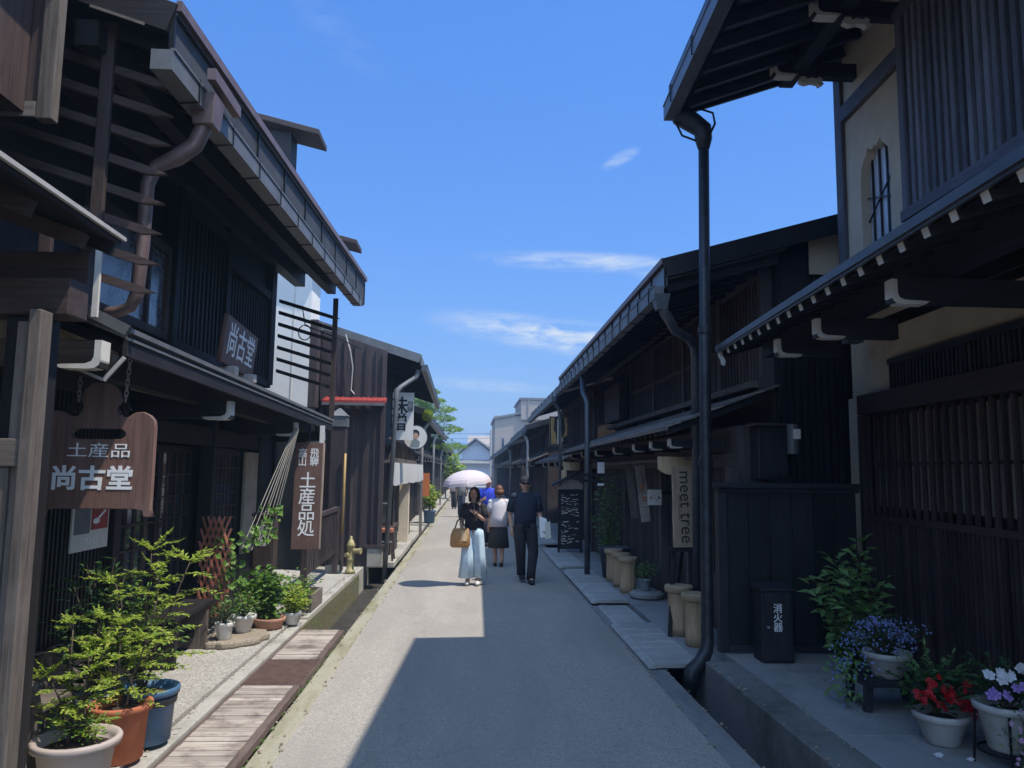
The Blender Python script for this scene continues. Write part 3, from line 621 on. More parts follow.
def lattice_door(y0, y1, parent, nx, nz, z0=.16, z1=2.0, x=XW-.1, nm='sliding_door'):
    mb = MB().box(x-.02, x+.02, y0, y0+.06, z0, z1).box(x-.02, x+.02, y1-.06, y1, z0, z1).box(x-.02, x+.02, y0+.06, y1-.06, z1-.07, z1).box(x-.02, x+.02, y0+.06, y1-.06, z0, z0+.1)
    d = part(nm, mb, 'dark_z', parent)
    mb = MB()
    for i in range(1, nx): yy = y0+.06+(y1-y0-.12)*i/nx; mb.box(x-.008, x+.008, yy-.007, yy+.007, z0+.101, z1-.071)
    for k in range(1, nz): zz = z0+.1+(z1-z0-.17)*k/nz; mb.box(x-.006, x+.01, y0+.061, y1-.061, zz-.008, zz+.008)
    part('muntins', mb, 'brown_y', d)
    part('pane', MB().box(x-.016, x-.012, y0+.061, y1-.061, z0+.101, z1-.071), 'glass', d)
    return d
lattice_door(6.2, 7.24, L1, 5, 8); lattice_door(7.2, 8.23, L1, 5, 8, x=XW-.15)
lattice_door(8.42, 9.32, L1, 6, 7, .85, 2.0, XW+.0, 'lattice_window')
part('plaster_panel', MB().box(XW+.03, XW+.06, 9.42, 9.95, .78, 1.98), 'plaster_old', L1)
part('lower_boarding', MB().box(XW-.03, XW+.02, 8.361, 9.989, .1, .77), 'black_z', L1)
part('side_boarding', MB().box(XW-.03, XW+.02, 10.111, 10.789, .1, 2.3), 'black_z', L1)

# ---- hanging wooden sign with its chains
SG = thing('hanging_sign', 'large carved brown wooden sign with white characters hanging from chains under the shop eave', 'sign', (-2.25, 4.8, 1.5))
HS = 1.1
half = [(0, .775), (.05, .77), (.085, .735), (.098, .68), (.082, .63), (.108, .578), (.15, .572), (.185, .60), (.225, .606), (.262, .588), (.285, .56), (.292, .52), (.292, .04), (.305, .0), (.262, 0), (.255, .035), (.21, .045)]
half = [(a*HS, b*1.03) for a, b in half]
outl = [(x, z) for x, z in half] + [(-x, z) for x, z in half[::-1][:-1]]
slot = [(-.115+.045*math.cos(a), .49+.034*math.sin(a)) for a in [math.pi/2+math.pi*k/8 for k in range(9)]] + [(.115+.045*math.cos(a), .49+.034*math.sin(a)) for a in [-math.pi/2+math.pi*k/8 for k in range(9)]]
TILT = (V((1, .1, 0)).normalized(), V((.1, -1, 0)).normalized())
FM = frame((V((1, .06, 0)).normalized(), V((.06, -1, 0)).normalized()), (-2.25, 4.8, 1.5))
place_mesh('board', curve_mesh([outl, slot], .02, .004), 'sign', SG, FM)
for sx in (-1, 1):
    sp = [(sx*(.135+.045*(1-t/14)*math.cos(.6*t)), .635+.045*(1-t/14)*math.sin(.6*t), .027) for t in range(14)]
    place_mesh('carved_scroll', MB().tube(sp, .006, 5).mesh('carved_scroll'), 'black_z', SG, FM)
letters('土産品', .092, FM @ Matrix.Translation((.01, .385, .026)), 'white', SG, vertical=False, bold=.0, sx=1.35)
letters('尚古堂', .15, FM @ Matrix.Translation((-.02, .215, .026)), 'white', SG, vertical=False, bold=.004, sx=1.06)
def chain(p, q, parent, n, r=.014, name='chain'):
    mb = MB(); p, q = V(p), V(q); d = (q-p)
    for i in range(n):
        c = p+d*(i+.5)/n; L = d.length/n*.72; a = V((1, 0, 0)) if i % 2 else V((0, 1, 0)); u = d.normalized()
        mb.tube([c+u*L*math.cos(t)+a*r*math.sin(t)*.8 for t in [2*math.pi*k/8 for k in range(9)]], .0032, 5, cap=False)
    part(name, mb, 'steel', parent, smooth=True)
chain((-2.10, 4.77, 2.19), (-2.02, 4.62, 2.50), SG, 10); chain((-2.40, 4.82, 2.19), (-2.40, 4.82, 2.44), SG, 8)
# upper small sign
SU = thing('name_board', 'small brown name board with white characters leaning above the shop lower eave', 'sign', (-2.32, 7.6, 2.7))
FU = frame((V((-.10, 1, -.05)).normalized(), V((1, .10, .0)).normalized()), (-2.30, 7.62, 2.95))
XA = V((-.05, 1, -.02)).normalized(); NA = V((1, .05, -.12)).normalized()
FU = Matrix.Translation((-2.3, 7.62, 2.96)) @ Matrix((XA, NA.cross(XA), NA)).transposed().to_4x4()
place_mesh('board', curve_mesh([[(-.60, -.215), (.60, -.215), (.60, .215), (-.60, .215)]], .018, .004), 'sign', SU, FU)
letters('尚古堂', .33, FU @ Matrix.Translation((0, 0, .024)), 'white', SU, vertical=False, bold=.002, sx=1.05)
for dy in (-.28, .34): part('support', MB().box(-2.42, -2.22, 7.62+dy-.05, 7.62+dy+.05, 2.66, 2.745), 'pole_white', SU, bevel=.01)
# vertical sign
SV = thing('vertical_sign', 'tall narrow brown sign with white column of characters beside the bar fence', 'sign', (-2.05, 9.9, .79))
FV = frame((V((1, .1, 0)).normalized(), V((.1, -1, 0)).normalized()), (-2.05, 9.9, 1.455))
place_mesh('board', curve_mesh([[(-.172, -.66), (.165, -.66), (.172, .66), (-.16, .66)]], .016, .003), 'sign', SV, FV)
place_mesh('edge', curve_mesh([[(.166, -.655), (.186, -.655), (.192, .66), (.173, .66)]], .018, .002), 'sign_edge', SV, FV)
letters('飛騨', .125, FV @ Matrix.Translation((.07, .475, .021)), 'white', SV, bold=.001, sx=.9, line=.85)
letters('高山', .125, FV @ Matrix.Translation((-.075, .47, .021)), 'white', SV, bold=.001, sx=.9, line=.85)
letters('土産品処', .215, FV @ Matrix.Translation((.0, -.12, .021)), 'white', SV, bold=.0015, sx=1.0, line=.92)
part('hanger', MB().box(-2.06, -2.045, 9.89, 9.91, 2.118, 2.35), 'iron', SV)
part('top_plate', MB().box(-1.93, -1.87, 9.93, 9.94, 2.12, 2.34), 'white_wall', SV)
# fire extinguisher boxes
def fire_box(name, label, loc, w, d, h, m, face, legs=False, lean=0):
    r = thing(name, label, 'extinguisher box', loc); x, y, z = loc
    part('cabinet', MB().box(x-w/2, x+w/2, y-d/2, y+d/2, z, z+h), m, r, bevel=.006)
    part('lid', MB().hexa([(x-w/2-.015, y-d/2-.02, z+h+.002), (x+w/2+.015, y-d/2-.02, z+h+.002), (x+w/2+.015, y+d/2, z+h+.002), (x-w/2-.015, y+d/2, z+h+.002),
                           (x-w/2-.015, y-d/2-.02, z+h+.022), (x+w/2+.015, y-d/2-.02, z+h+.022), (x+w/2+.015, y+d/2, z+h+.05), (x-w/2-.015, y+d/2, z+h+.05)]), m, r)
    dr = part('door', MB().box(x-w/2+.02, x+w/2-.02, y-d/2-.012, y-d/2-.002, z+.02, z+h-.02), m, r, bevel=.003)
    part('knob', MB().tube([(x-w/2+.05, y-d/2-.013, z+h*.5), (x-w/2+.05, y-d/2-.03, z+h*.5)], .011, 10), 'steel', dr)
    letters('消火器', .085, frame('-y', (x+.0, y-d/2-.0135, z+h*.62)), 'white', r, bold=.0006, line=.95)
    return r
fire_box('extinguisher_box', 'brown wall mounted fire extinguisher box behind the small leafy pots', (-2.39, 9.3, .64), .25, .2, .6, 'brown_z', '-y')
# poster on the lattice
PO = thing('poster', 'small beige and red menu poster on the shop lattice', 'poster', (XW+.03, 5.45, 1.0))
part('backing', MB().box(XW+.02, XW+.032, 5.49, 6.03, 1.2, 1.53), 'paper', PO)
part('photo', MB().box(XW+.033, XW+.035, 5.52, 5.74, 1.32, 1.515), 'gutter', PO)
part('photo', MB().box(XW+.033, XW+.035, 5.76, 6.01, 1.34, 1.515), 'red', PO)
part('pictured_dish', MB().prism([(5.83+.05*math.cos(k*.7), 1.40+.022*math.sin(k*.7)) for k in range(9)], lambda a, b, d: V((d, a, b)), XW+.0352, XW+.037).prism([(5.86, 1.41), (5.97, 1.465), (5.96, 1.48), (5.85, 1.425)], lambda a, b, d: V((d, a, b)), XW+.0352, XW+.0365), 'white', PO)
letters('休み処', .07, frame('+x', (XW+.0335, 5.76, 1.26)), 'white', PO, vertical=False)
# ================================================================== LEFT: plum coloured house
L2 = thing('plum_boarded_house', 'plum brown boarded house with a red awning on its side wall', 'house', (-3.2, 17.2, .1))
def wall_poly(mb, pts, y0, y1): return mb.prism(pts, lambda a, b, d: V((a, d, b)), y0, y1)
wp = [(-2.72, .1), (-1.8, .1), (-1.8, .42), (-1.56, .42), (-1.56, 3.93), (-2.72, 4.3)]
part('wall', wall_poly(MB(), wp, 13.92, 14.0).box(-6, -2.721, 14.3, 20.8, .1, 4.3).box(-2.72, -2.1, 14.001, 20.8, .1, 3.95), 'plum_z', L2)
part('footing', MB().box(-1.8+.002, -1.53, 13.86, 14.2, .09, .415), 'kerb', L2, bevel=.01)
mb = MB(); x = -2.7
while x < -1.6: mb.box(x, x+.035, 13.885, 13.919, .12 if x < -1.85 else .43, 3.0); mb.box(x, x+.035, 13.885, 13.919, 3.06, 4.25-.32*(x+2.7)); x += .19
mb.box(-1.63, -1.555, 13.87, 13.919, .43, 3.9); mb.box(-2.72, -2.55, 13.86, 13.919, 3.0, 4.2)
part('battens', mb, 'plum_z', L2)
part('sill_rail', MB().box(-1.84, -1.5, 13.84, 14.0, .417, .47), 'plum_y', L2)
aw = MB().hexa([(-2.62, 13.55, 2.93), (-1.53, 13.55, 2.93), (-1.53, 13.88, 3.0), (-2.62, 13.88, 3.0), (-2.62, 13.55, 2.99), (-1.53, 13.55, 2.99), (-1.53, 13.88, 3.07), (-2.62, 13.88, 3.07)])
for k in range(12): aw.hexa([(-2.6+k*.093, 13.56, 2.985), (-2.585+k*.093, 13.56, 2.985), (-2.585+k*.093, 13.87, 3.06), (-2.6+k*.093, 13.87, 3.06), (-2.6+k*.093, 13.56, 3.002), (-2.585+k*.093, 13.56, 3.002), (-2.585+k*.093, 13.87, 3.082), (-2.6+k*.093, 13.87, 3.082)])
part('red_awning', aw, 'red', L2)
part('awning_trim', MB().box(-2.62, -1.53, 13.53, 13.548, 2.9, 2.945), 'gutter', L2)
rf = MB(); roof_slab(rf, (-.97, 14.15, 3.9), (-1.0, 20.9, 3.74), (-3.2, 0), 1.0, .1); part('roof', rf, 'roof_grey', L2)
part('verge_board', MB().beam((-.97, 14.13, 3.83), (-3.4, 14.13, 4.59), .03, .16), 'gutter', L2)
part('fascia', MB().beam((-.955, 14.15, 3.80), (-.985, 20.9, 3.64), .02, .18), 'gutter', L2)
mb = MB(); gutter(mb, (-.95, 14.2, 3.72), (-.98, 20.9, 3.55), (1, 0, 0), .1, .1); part('gutter', mb, 'gutter_dark', L2)
mb = MB(); rafters(mb, (-1.0, 14.2, 3.83), (-1.03, 20.9, 3.66), (-1.1, 0), .34, .07, 16, .05, .07); part('rafters', mb, 'dark_x', L2)
part('downpipe', MB().tube([(-1.0, 14.3, 3.62), (-1.05, 14.25, 3.5), (-1.3, 14.1, 3.3), (-1.37, 14.05, 3.22), (-1.38, 14.05, 3.0), (-1.5, 14.0, -.2)], [.05, .045, .045, .06, .045, .045], 12), 'gutter', L2, smooth=True)
part('pipe_bracket', MB().box(-1.56, -1.42, 13.99, 14.01, 1.18, 1.2).box(-1.56, -1.38, 13.99, 14.01, .5, .53), 'steel', L2)
part('shop_recess', MB().box(-2.1, -1.98, 14.2, 20.7, .1, 2.5), 'black_z', L2)
part('upper_front', MB().box(-2.098, -1.75, 14.01, 20.7, 2.3, 3.9), 'dark_z', L2)
mb = MB()
for k in range(26):
    y0 = 14.4+k*.23; mb.beam((-1.50, y0, 2.02), (-1.50, y0+.42, 2.34), .012, .022, up=(1, 0, 0)); mb.beam((-1.485, y0+.42, 2.02), (-1.485, y0, 2.34), .012, .022, up=(1, 0, 0))
part('diagonal_lattice', mb, 'grey_y', L2)
for q in ((-1.53, 2.345, 2.39), (-1.53, 1.97, 2.015), (-1.74, 1.92, 1.965)): part('lattice_rail', MB().box(q[0], -1.46, 14.35, 20.9, q[1], q[2]), 'grey_y', L2)
part('pillar', MB().box(-1.68, -1.45, 18.4, 18.65, .1, 1.92), 'plaster', L2, bevel=.01)
for yy in (14.3, 16.3, 20.8): part('post', MB().box(-1.72, -1.6, yy-.06, yy+.06, .1, 2.3), 'dark_z', L2)
KU = thing('white_storehouse', 'sunlit white plastered wall seen between the bars under the shop eave', 'storehouse', (-3.8, 13.6, .1))
part('wall', MB().box(-6, -2.86, 13.5, 14.25, .1, 5.6), 'white_wall', KU)
part('lower_boarding', MB().box(-6, -2.72, 13.46, 13.489, .1, 2.85), 'black_z', KU)
part('corner_post', MB().box(-2.859, -2.73, 13.5, 13.8, 2.86, 4.4), 'plum_z', KU)
part('joint_strips', MB().box(-3.16, -3.145, 13.49, 13.499, 2.86, 5.6), 'paper', KU)
rf = MB(); roof_slab(rf, (-2.6, 13.3, 5.62), (-2.6, 14.4, 5.62), (-3.4, 0), .7, .1); part('roof', rf, 'tile', KU)
# front of house: post with metal cap, bamboo, fence, hydrant
GP = thing('gate_post', 'stout plum brown post with a pale metal cap next to the red awning', 'post', (-2.24, 13.2, .1))
part('shaft', MB().box(-2.37, -2.12, 13.1, 13.35, .1, 2.5), 'plum_z', GP, bevel=.01)
part('metal_cap', MB().box(-2.385, -2.105, 13.085, 13.365, 2.502, 2.68).hexa([(-2.40, 13.07, 2.682), (-2.09, 13.07, 2.682), (-2.09, 13.38, 2.682), (-2.40, 13.38, 2.682), (-2.26, 13.21, 2.82), (-2.23, 13.21, 2.82), (-2.23, 13.24, 2.82), (-2.26, 13.24, 2.82)]), 'gutter', GP)
part('stone_base', MB().box(-2.36, -2.13, 13.0, 13.09, .1, .22), 'kerb', GP)
solo('bamboo_pole', MB().tube([(-2.11, 13.05, .72), (-2.105, 13.05, 1.4), (-2.1, 13.05, 2.05)], .02, 10), 'bamboo', 'yellow bamboo pole fixed upright beside the capped gate post', 'bamboo pole', (-2.06, 13.05, .72), smooth=True)
FE = thing('bar_fence', 'low plum brown fence of upright bars behind the vertical sign', 'fence', (-2.15, 11.5, .1))
mb = MB(); slats(mb, (-2.1, 10.2), (-2.2, 12.95), (.42, .42), (1.12, 1.12), .15, .045, .03); part('bars', mb, 'plum_z', FE)
part('rail', MB().beam((-2.12, 10.15, .46), (-2.22, 13.0, .46), .05, .09), 'plum_y', FE); part('rail', MB().beam((-2.1, 10.15, 1.14), (-2.2, 13.0, 1.14), .06, .06), 'plum_y', FE)
for yy in (10.15, 12.98): part('post', MB().box(-2.14-(yy-10)*.033, -2.06-(yy-10)*.033, yy-.04, yy+.04, .1, 1.18), 'plum_z', FE)
HY = thing('fire_hydrant', 'short pale yellow fire hydrant standing by the gutter', 'hydrant', (-1.95, 13.0, .1))
part('barrel', MB().lathe([(.085, 0), (.085, .045), (.06, .055), (.06, .2), (.066, .21), (.066, .23), (.06, .24), (.06, .42), (.073, .43), (.073, .455), (.058, .48), (.04, .53), (.022, .545), (.022, .59), (0.001, .6)], (-1.95, 13.0, .1), 20), 'yellow', HY, smooth=True)
part('outlet', MB().tube([(-1.9, 12.98, .46), (-1.80, 12.95, .46)], .04, 12).tube([(-1.80, 12.95, .46), (-1.775, 12.943, .46)], .052, 12), 'yellow', HY)
part('outlet', MB().tube([(-1.99, 12.94, .4), (-2.01, 12.88, .4)], .035, 12), 'yellow', HY)
# signs of the plum house
BN = thing('white_banner', 'tall white banner with black brush characters under the plum house eave', 'banner', (-1.4, 15, 2.5))
part('cloth', MB().box(-1.54, -1.13, 14.99, 15.005, 2.36, 3.28), 'white_wall', BN)
letters('味噌', .36, frame('-y', (-1.415, 14.986, 2.84)), 'ink', BN, bold=.006, line=.9); letters('飛騨', .12, frame('-y', (-1.2, 14.986, 3.0)), 'ink', BN, line=.9)
part('rod', MB().box(-1.72, -1.1, 14.98, 15.01, 3.29, 3.315), 'iron', BN)
RS = thing('round_sign', 'round white hanging sign with a painted portrait below the white banner', 'sign', (-1.1, 15.2, 2.2))
part('disc', MB().tube([(-1.1, 15.22, 2.42), (-1.1, 15.17, 2.42)], .225, 36), 'white_wall', RS)
part('rim', MB().tube([(-1.1+.228*math.cos(t), 15.195, 2.42+.228*math.sin(t)) for t in [2*math.pi*k/36 for k in range(37)]], .014, 6, cap=False), 'gutter_dark', RS)
part('painted_hair', MB().prism([(-1.1+.075*math.cos(t)*1.1, 2.49+.085*math.sin(t)) for t in [2*math.pi*k/16 for k in range(16)]], lambda a, b, d: V((a, d, b)), 15.162, 15.168), 'hair', RS)
part('painted_face', MB().prism([(-1.09+.05*math.cos(t), 2.45+.065*math.sin(t)) for t in [2*math.pi*k/16 for k in range(16)]], lambda a, b, d: V((a, d, b)), 15.155, 15.161), 'skin', RS)
part('painted_kimono', MB().prism([(-1.2, 2.25), (-1.02, 2.24), (-1.0, 2.33), (-1.08, 2.39), (-1.16, 2.36)], lambda a, b, d: V((a, d, b)), 15.157, 15.164), 'grey_pot', RS)
CB = MB(); rr = random.Random(3)
for k in range(900):
    d = V((rr.gauss(0, 1), rr.gauss(0, 1), rr.gauss(0, 1))).normalized(); CB.leaf(V((-.99, 17.2, 3.0))+d*.09, d+V((rr.uniform(-.4, .4), rr.uniform(-.4, .4), rr.uniform(-.4, .4))), .05, .022, d.orthogonal())
solo('cedar_ball', CB, 'leaf_lime', 'round green cedar ball hanging under the plum house eave', 'cedar ball', (-1.02, 17.2, 3.15))
nb = MB(); n = 360; vs = []
for i in range(n+1):
    y = 14.45+6.0*i/n; w = .05*math.sin(i*.27+.9*math.sin(i*.07))+.02*math.sin(i*.83); x = -1.43+.012*(i/n)*10
    vs += [V((x+w*.8, y, 1.92)), V((x+w, y, 1.74)), V((x+w*1.1, y, 1.53-.03*math.sin(i*.27+1)-.012*math.sin(i*.9)))]
nb.add(vs, [(3*i+a, 3*i+a+1, 3*i+a+4, 3*i+a+3) for i in range(n) for a in (0, 1) if (i % 120) < 119 or a == 0])
NR = thing('shop_curtain', 'long white pleated shop curtain over the plum house shop front', 'curtain', (-1.43, 17.4, 1.5))
o = part('cloth', nb, 'noren', NR); md = o.modifiers.new('thick', 'SOLIDIFY'); md.thickness = .003
part('rod', MB().tube([(-1.43, 14.4, 1.93), (-1.31, 20.5, 1.93)], .012, 8), 'grey_y', NR)
DR = thing('display_table', 'dark low display table with goods under the white shop curtain', 'table', (-1.75, 16.4, .1))
part('top', MB().box(-2.0, -1.55, 15.6, 17.2, .6, .64), 'brown_y', DR); part('skirt', MB().box(-1.97, -1.58, 15.65, 17.15, .1, .598), 'iron', DR)
CH = thing('wooden_stool', 'small reddish wooden stool beside the dark display table', 'stool', (-1.6, 14.9, .1))
part('seat', MB().box(-1.75, -1.45, 14.7, 15.05, .62, .68), 'coral', CH)
for dx in (-.12, .12):
    for dy in (-.13, .13): part('leg', MB().beam((-1.6+dx, 14.87+dy, .62), (-1.6+dx*1.4, 14.87+dy*1.4, .1), .035, .035, up=(0, 1, 0)), 'brown_z', CH)
# loose cables on the side wall
solo('cable', MB().tube([(-2.3, 13.84, 4.2), (-2.2, 13.8, 3.9), (-2.15, 13.82, 3.6), (-2.17, 13.84, 3.2), (-2.1, 13.8, 3.12)], .012, 6), 'pole_white', 'pale cable running down the plum boarded side wall', 'cable', (-2.3, 13.84, 4.2))
solo('cable', MB().tube([(-2.45, 10.95, 4.1)]+[(-2.4+.09*math.cos(t), 10.97, 3.72+.11*math.sin(t)) for t in [math.pi/2+k*.5 for k in range(14)]]+[(-2.0, 11.2, 3.7), (-1.8, 12.4, 3.72)], .008, 6), 'iron', 'black coiled cable hanging in front of the white wall', 'cable', (-2.45, 10.95, 4.1))

# ================================================================== generic machiya for the farther street
def machiya(label, s, y0, y1, xe, xf, ze, zl, wm='dark_z', seed=1, xel=None, cat='house', noren=None, tips=True, pipe='gutter', slope=.3, run=3.4, roofm='roof_grey', name='wooden_house', lat=True):
    rr = random.Random(seed); xel = xel if xel is not None else xe+s*.15
    H = thing(name, label, cat, (xf+s*2, (y0+y1)/2, .05)); o = (-s, 0, 0)
    wt_ = ze+abs(xf-xe)*slope-.12
    part('wall', MB().box(*sorted((xf, xf+s*6)), y0+.25, y1-.02, .05, wt_), wm, H)
    # gable infill up to the roof
    gx = [(xf, .05), (xf+s*5.5, .05), (xf+s*5.5, wt_+.0), (xf+s*2.6, wt_+2.5*slope), (xf, wt_)]
    part('gable_wall', wall_poly(MB(), gx, y0+.2, y0+.249), wm, H)
    e0, e1 = V((xe, y0, ze)), V((xe, y1, ze-.04))
    rf = MB(); roof_slab(rf, e0, e1, (s*run, 0), run*slope, .09); part('roof', rf, roofm, H)
    part('fascia', MB().beam(e0+V((-s*.012, 0, -.13)), e1+V((-s*.012, 0, -.13)), .02, .24), 'fascia', H)
    n = max(2, int((y1-y0)/.95))
    for i in range(n+1): p = lerp(e0, e1, i/n); part('fascia_joint', MB().beam(p+V((-s*.028, 0, -.02)), p+V((-s*.028, 0, -.25)), .012, .02, up=(1, 0, 0)), 'iron', H)
    mb = MB(); gutter(mb, e0+V((-s*.024, .1, -.22)), e1+V((-s*.024, 0, -.22)), o, .11, .11); part('gutter', mb, 'gutter_dark', H)
    part('verge_board', MB().beam(e0+V((0, -.02, -.1)), e0+V((s*run, -.02, run*slope-.1)), .03, .17), 'r_x', H)
    mb = MB(); rafters(mb, e0+V((s*.05, 0, -.09)), e1+V((s*.05, 0, -.09)), (s*(abs(xf-xe)), 0), abs(xf-xe)*slope, .05, max(3, int((y1-y0)/.5)), .05, .08); part('rafters', mb, 'r_x', H)
    # lower eave
    l0, l1 = V((xel, y0+.1, zl)), V((xel, y1-.1, zl-.02)); rn = abs(xf-xel)
    rf = MB(); roof_slab(rf, l0, l1, (s*rn, 0), rn*.42, .05); part('lower_roof', rf, 'shingle', H)
    part('lower_fascia', MB().beam(l0+V((-s*.012, 0, -.035)), l1+V((-s*.012, 0, -.035)), .02, .07), 'm_y', H)
    if tips:
        n = max(2, int((y1-y0)/1.7))
        for i in range(n):
            yy = y0+.6+(y1-y0-1)*i/n
            part('bracket_beam', MB().box(*sorted((xel+s*.06, xf+s*.1)), yy-.045, yy+.045, zl-.19, zl-.07), 'r_x', H)
            painted_end(H, (xel+s*.06, yy, zl-.19), -s, .09, .8)
    if lat:
        y = y0+.4; k = 0
        while y < y1-1.0:
            L = min(rr.uniform(1.4, 2.8), y1-.3-y); zt = zl+rn*.42
            mb = MB(); slats(mb, (xf-s*.03, y+.08), (xf-s*.03, y+L-.08), (zt+.06,)*2, (wt_-.35,)*2, .1, .04, .05); part('upper_lattice', mb, rr.choice(['m_z', 'dark_z', 'brown_z']), H)
            mb = MB(); slats(mb, (xf-s*.03, y+.08), (xf-s*.03, y+L-.08), (.5 if k % 2 else .15,)*2, (zl-.25,)*2, .075, .03, .04); part('lower_lattice', mb, rr.choice(['m_z', 'dark_z', 'redwood_z']), H)
            part('post', MB().box(*sorted((xf-s*.07, xf-s*.001)), y-.06, y+.06, .05, wt_-.15), 'm_z', H)
            y += L; k += 1
        part('ledge', MB().box(*sorted((xf-s*.09, xf-s*.002)), y0+.3, y1-.1, zl+rn*.42-.02, zl+rn*.42+.05), 'grey_y', H)
        part('top_rail', MB().box(*sorted((xf-s*.07, xf-s*.002)), y0+.3, y1-.1, wt_-.34, wt_-.2), 'm_y', H)
    if pipe:
        part('downpipe', MB().tube([(xe-s*.07, y0+.25, ze-.33), (xe+s*.05, y0+.25, ze-.5), (xel-s*.03, y0+.22, ze-.75), (xel-s*.04, y0+.2, .02)], .042, 10), pipe, H, smooth=True)
    return H
machiya('tall dark house just beyond the plum boarded house', -1, 21.3, 28.6, -1.25, -2.0, 3.45, 2.25, seed=2, pipe='pole_white', cat='house')
machiya('dark house at middle distance with a pale downpipe before the green tree', -1, 29, 37, -1.3, -2.0, 3.55, 2.3, seed=3, pipe='pole_white', roofm='tile')
machiya('low dark house behind the orange banner in the far left row', -1, 37.5, 46, -1.35, -1.9, 3.2, 2.3, seed=4, pipe='pole_white')
machiya('far brown house in the left row before the gabled end house', -1, 47, 58, -1.4, -1.9, 3.3, 2.3, 'brown_z', seed=5, pipe='gutter')
machiya('smallest farthest house of the left row', -1, 59, 74, -1.5, -2.0, 3.2, 2.3, 'brown_z', seed=6, pipe=None)
machiya('dark house with yellow framed poster beyond the log stool shop', 1, 17.7, 25.4, 1.98, 2.95, 3.75, 2.1, 'm_z', seed=7, xel=2.1, pipe='gutter_dark')
machiya('dark house whose gable steps down below the beige apartment block', 1, 26, 36, 1.85, 2.6, 3.35, 2.15, 'm_z', seed=8, xel=1.95, pipe='pole_white')
machiya('low tiled house in front of the beige apartment block', 1, 36.6, 47, 1.8, 2.4, 3.15, 2.15, 'm_z', seed=9, xel=1.9, pipe='gutter', roofm='tile')
machiya('farthest dark house of the right row', 1, 48, 72, 1.8, 2.4, 3.1, 2.2, 'brown_z', seed=10, xel=1.9, pipe=None)
# plain metal verandah pole, orange banner, potted greenery on the far left
OB = thing('orange_banner', 'small orange hanging banner on the far left shop front', 'banner', (-1.35, 23.0, 1.1))
part('cloth', MB().box(-1.42, -1.16, 22.0, 22.01, 1.05, 1.7), 'orange', OB); part('rod', MB().box(-1.8, -1.14, 22.0, 22.012, 1.705, 1.725), 'iron', OB)

# ================================================================== END OF STREET
AP = thing('apartment_block', 'beige apartment block with a taller stair tower above the right roofs', 'building', (5, 74, 0))
part('wall', MB().box(2.1, 12, 70, 80, -.4, 6.75), 'apt', AP); part('stair_tower', MB().box(4.45, 12, 69.7, 79, 6.4, 8.2), 'apt', AP)
part('parapet', MB().hexa([(1.95, 69.8, 6.4), (4.44, 69.8, 6.9), (4.44, 80, 6.9), (1.95, 80, 6.4), (1.95, 69.8, 6.6), (4.44, 69.8, 7.1), (4.44, 80, 7.1), (1.95, 80, 6.6)]).box(4.3, 12, 69.6, 79.1, 8.2, 8.4), 'roof_grey', AP)
part('window', MB().box(2.75, 2.95, 69.97, 69.999, 3.9, 4.7), 'glass', AP)
part('downpipe', MB().box(5.1, 5.16, 69.6, 69.69, 4, 8.2), 'apt', AP)
FH = thing('gabled_house', 'pale gabled house closing the far end of the street', 'house', (.9, 95, 0))
gp = [(-1.1, -.4), (2.6, -.4), (2.6, 3.6), (.55, 5.2), (-1.1, 3.9)]
part('wall', wall_poly(MB(), gp, 90, 100), 'far_wall', FH)
part('roof', MB().hexa([(.45, 89.4, 5.35), (3.4, 89.4, 3.3), (3.4, 100, 3.3), (.45, 100, 5.35), (.45, 89.4, 5.55), (3.4, 89.4, 3.5), (3.4, 100, 3.5), (.45, 100, 5.55)]).hexa([(-1.8, 89.4, 3.5), (.45, 89.4, 5.352), (.45, 100, 5.352), (-1.8, 100, 3.5), (-1.8, 89.4, 3.7), (.45, 89.4, 5.552), (.45, 100, 5.552), (-1.8, 100, 3.7)]), 'tile', FH)
part('eave_roof', MB().hexa([(-1.4, 89.2, 2.5), (2.8, 89.2, 2.5), (2.8, 89.99, 2.9), (-1.4, 89.99, 2.9), (-1.4, 89.2, 2.6), (2.8, 89.2, 2.6), (2.8, 89.99, 3.0), (-1.4, 89.99, 3.0)]), 'tile', FH)
FH2 = thing('tiled_house', 'long pale tiled roof house behind the gabled end house', 'house', (4, 108, 0))
part('wall', MB().box(0, 9, 105, 112, -.4, 5.2), 'apt', FH2); rf = MB(); roof_slab(rf, (-.5, 104.5, 5.1), (9.5, 104.5, 5.1), (0, 4), 1.5, .2); part('roof', rf, 'apt', FH2)
UP = thing('utility_pole', 'thin far utility pole beside the beige apartment block', 'pole', (2.1, 84, 0))
part('shaft', MB().tube([(2.1, 84, -.4), (2.1, 84, 6.2)], .11, 10), 'pole_white', UP); part('crossarm', MB().box(1.5, 2.7, 83.95, 84.05, 5.7, 5.8), 'steel', UP)
for i, (z0, z1) in enumerate(((5.8, 6.6), (5.3, 5.9), (4.6, 4.9))):
    pts = [V((-9+11.1*t, 84+6*(1-t), z1+(z0-z1)*t-1.2*t*(1-t))) for t in [k/12 for k in range(13)]]
    solo('utility_wire', MB().tube(pts, .018, 5), 'pipe', ['topmost overhead wire crossing the far street', 'middle overhead wire crossing the far street', 'lowest overhead wire crossing the far street'][i], 'wire', (-9, 90, z1), 'overhead wires')
hb = MB(); nx, ny = 60, 14; vs = []
hr = random.Random(5)
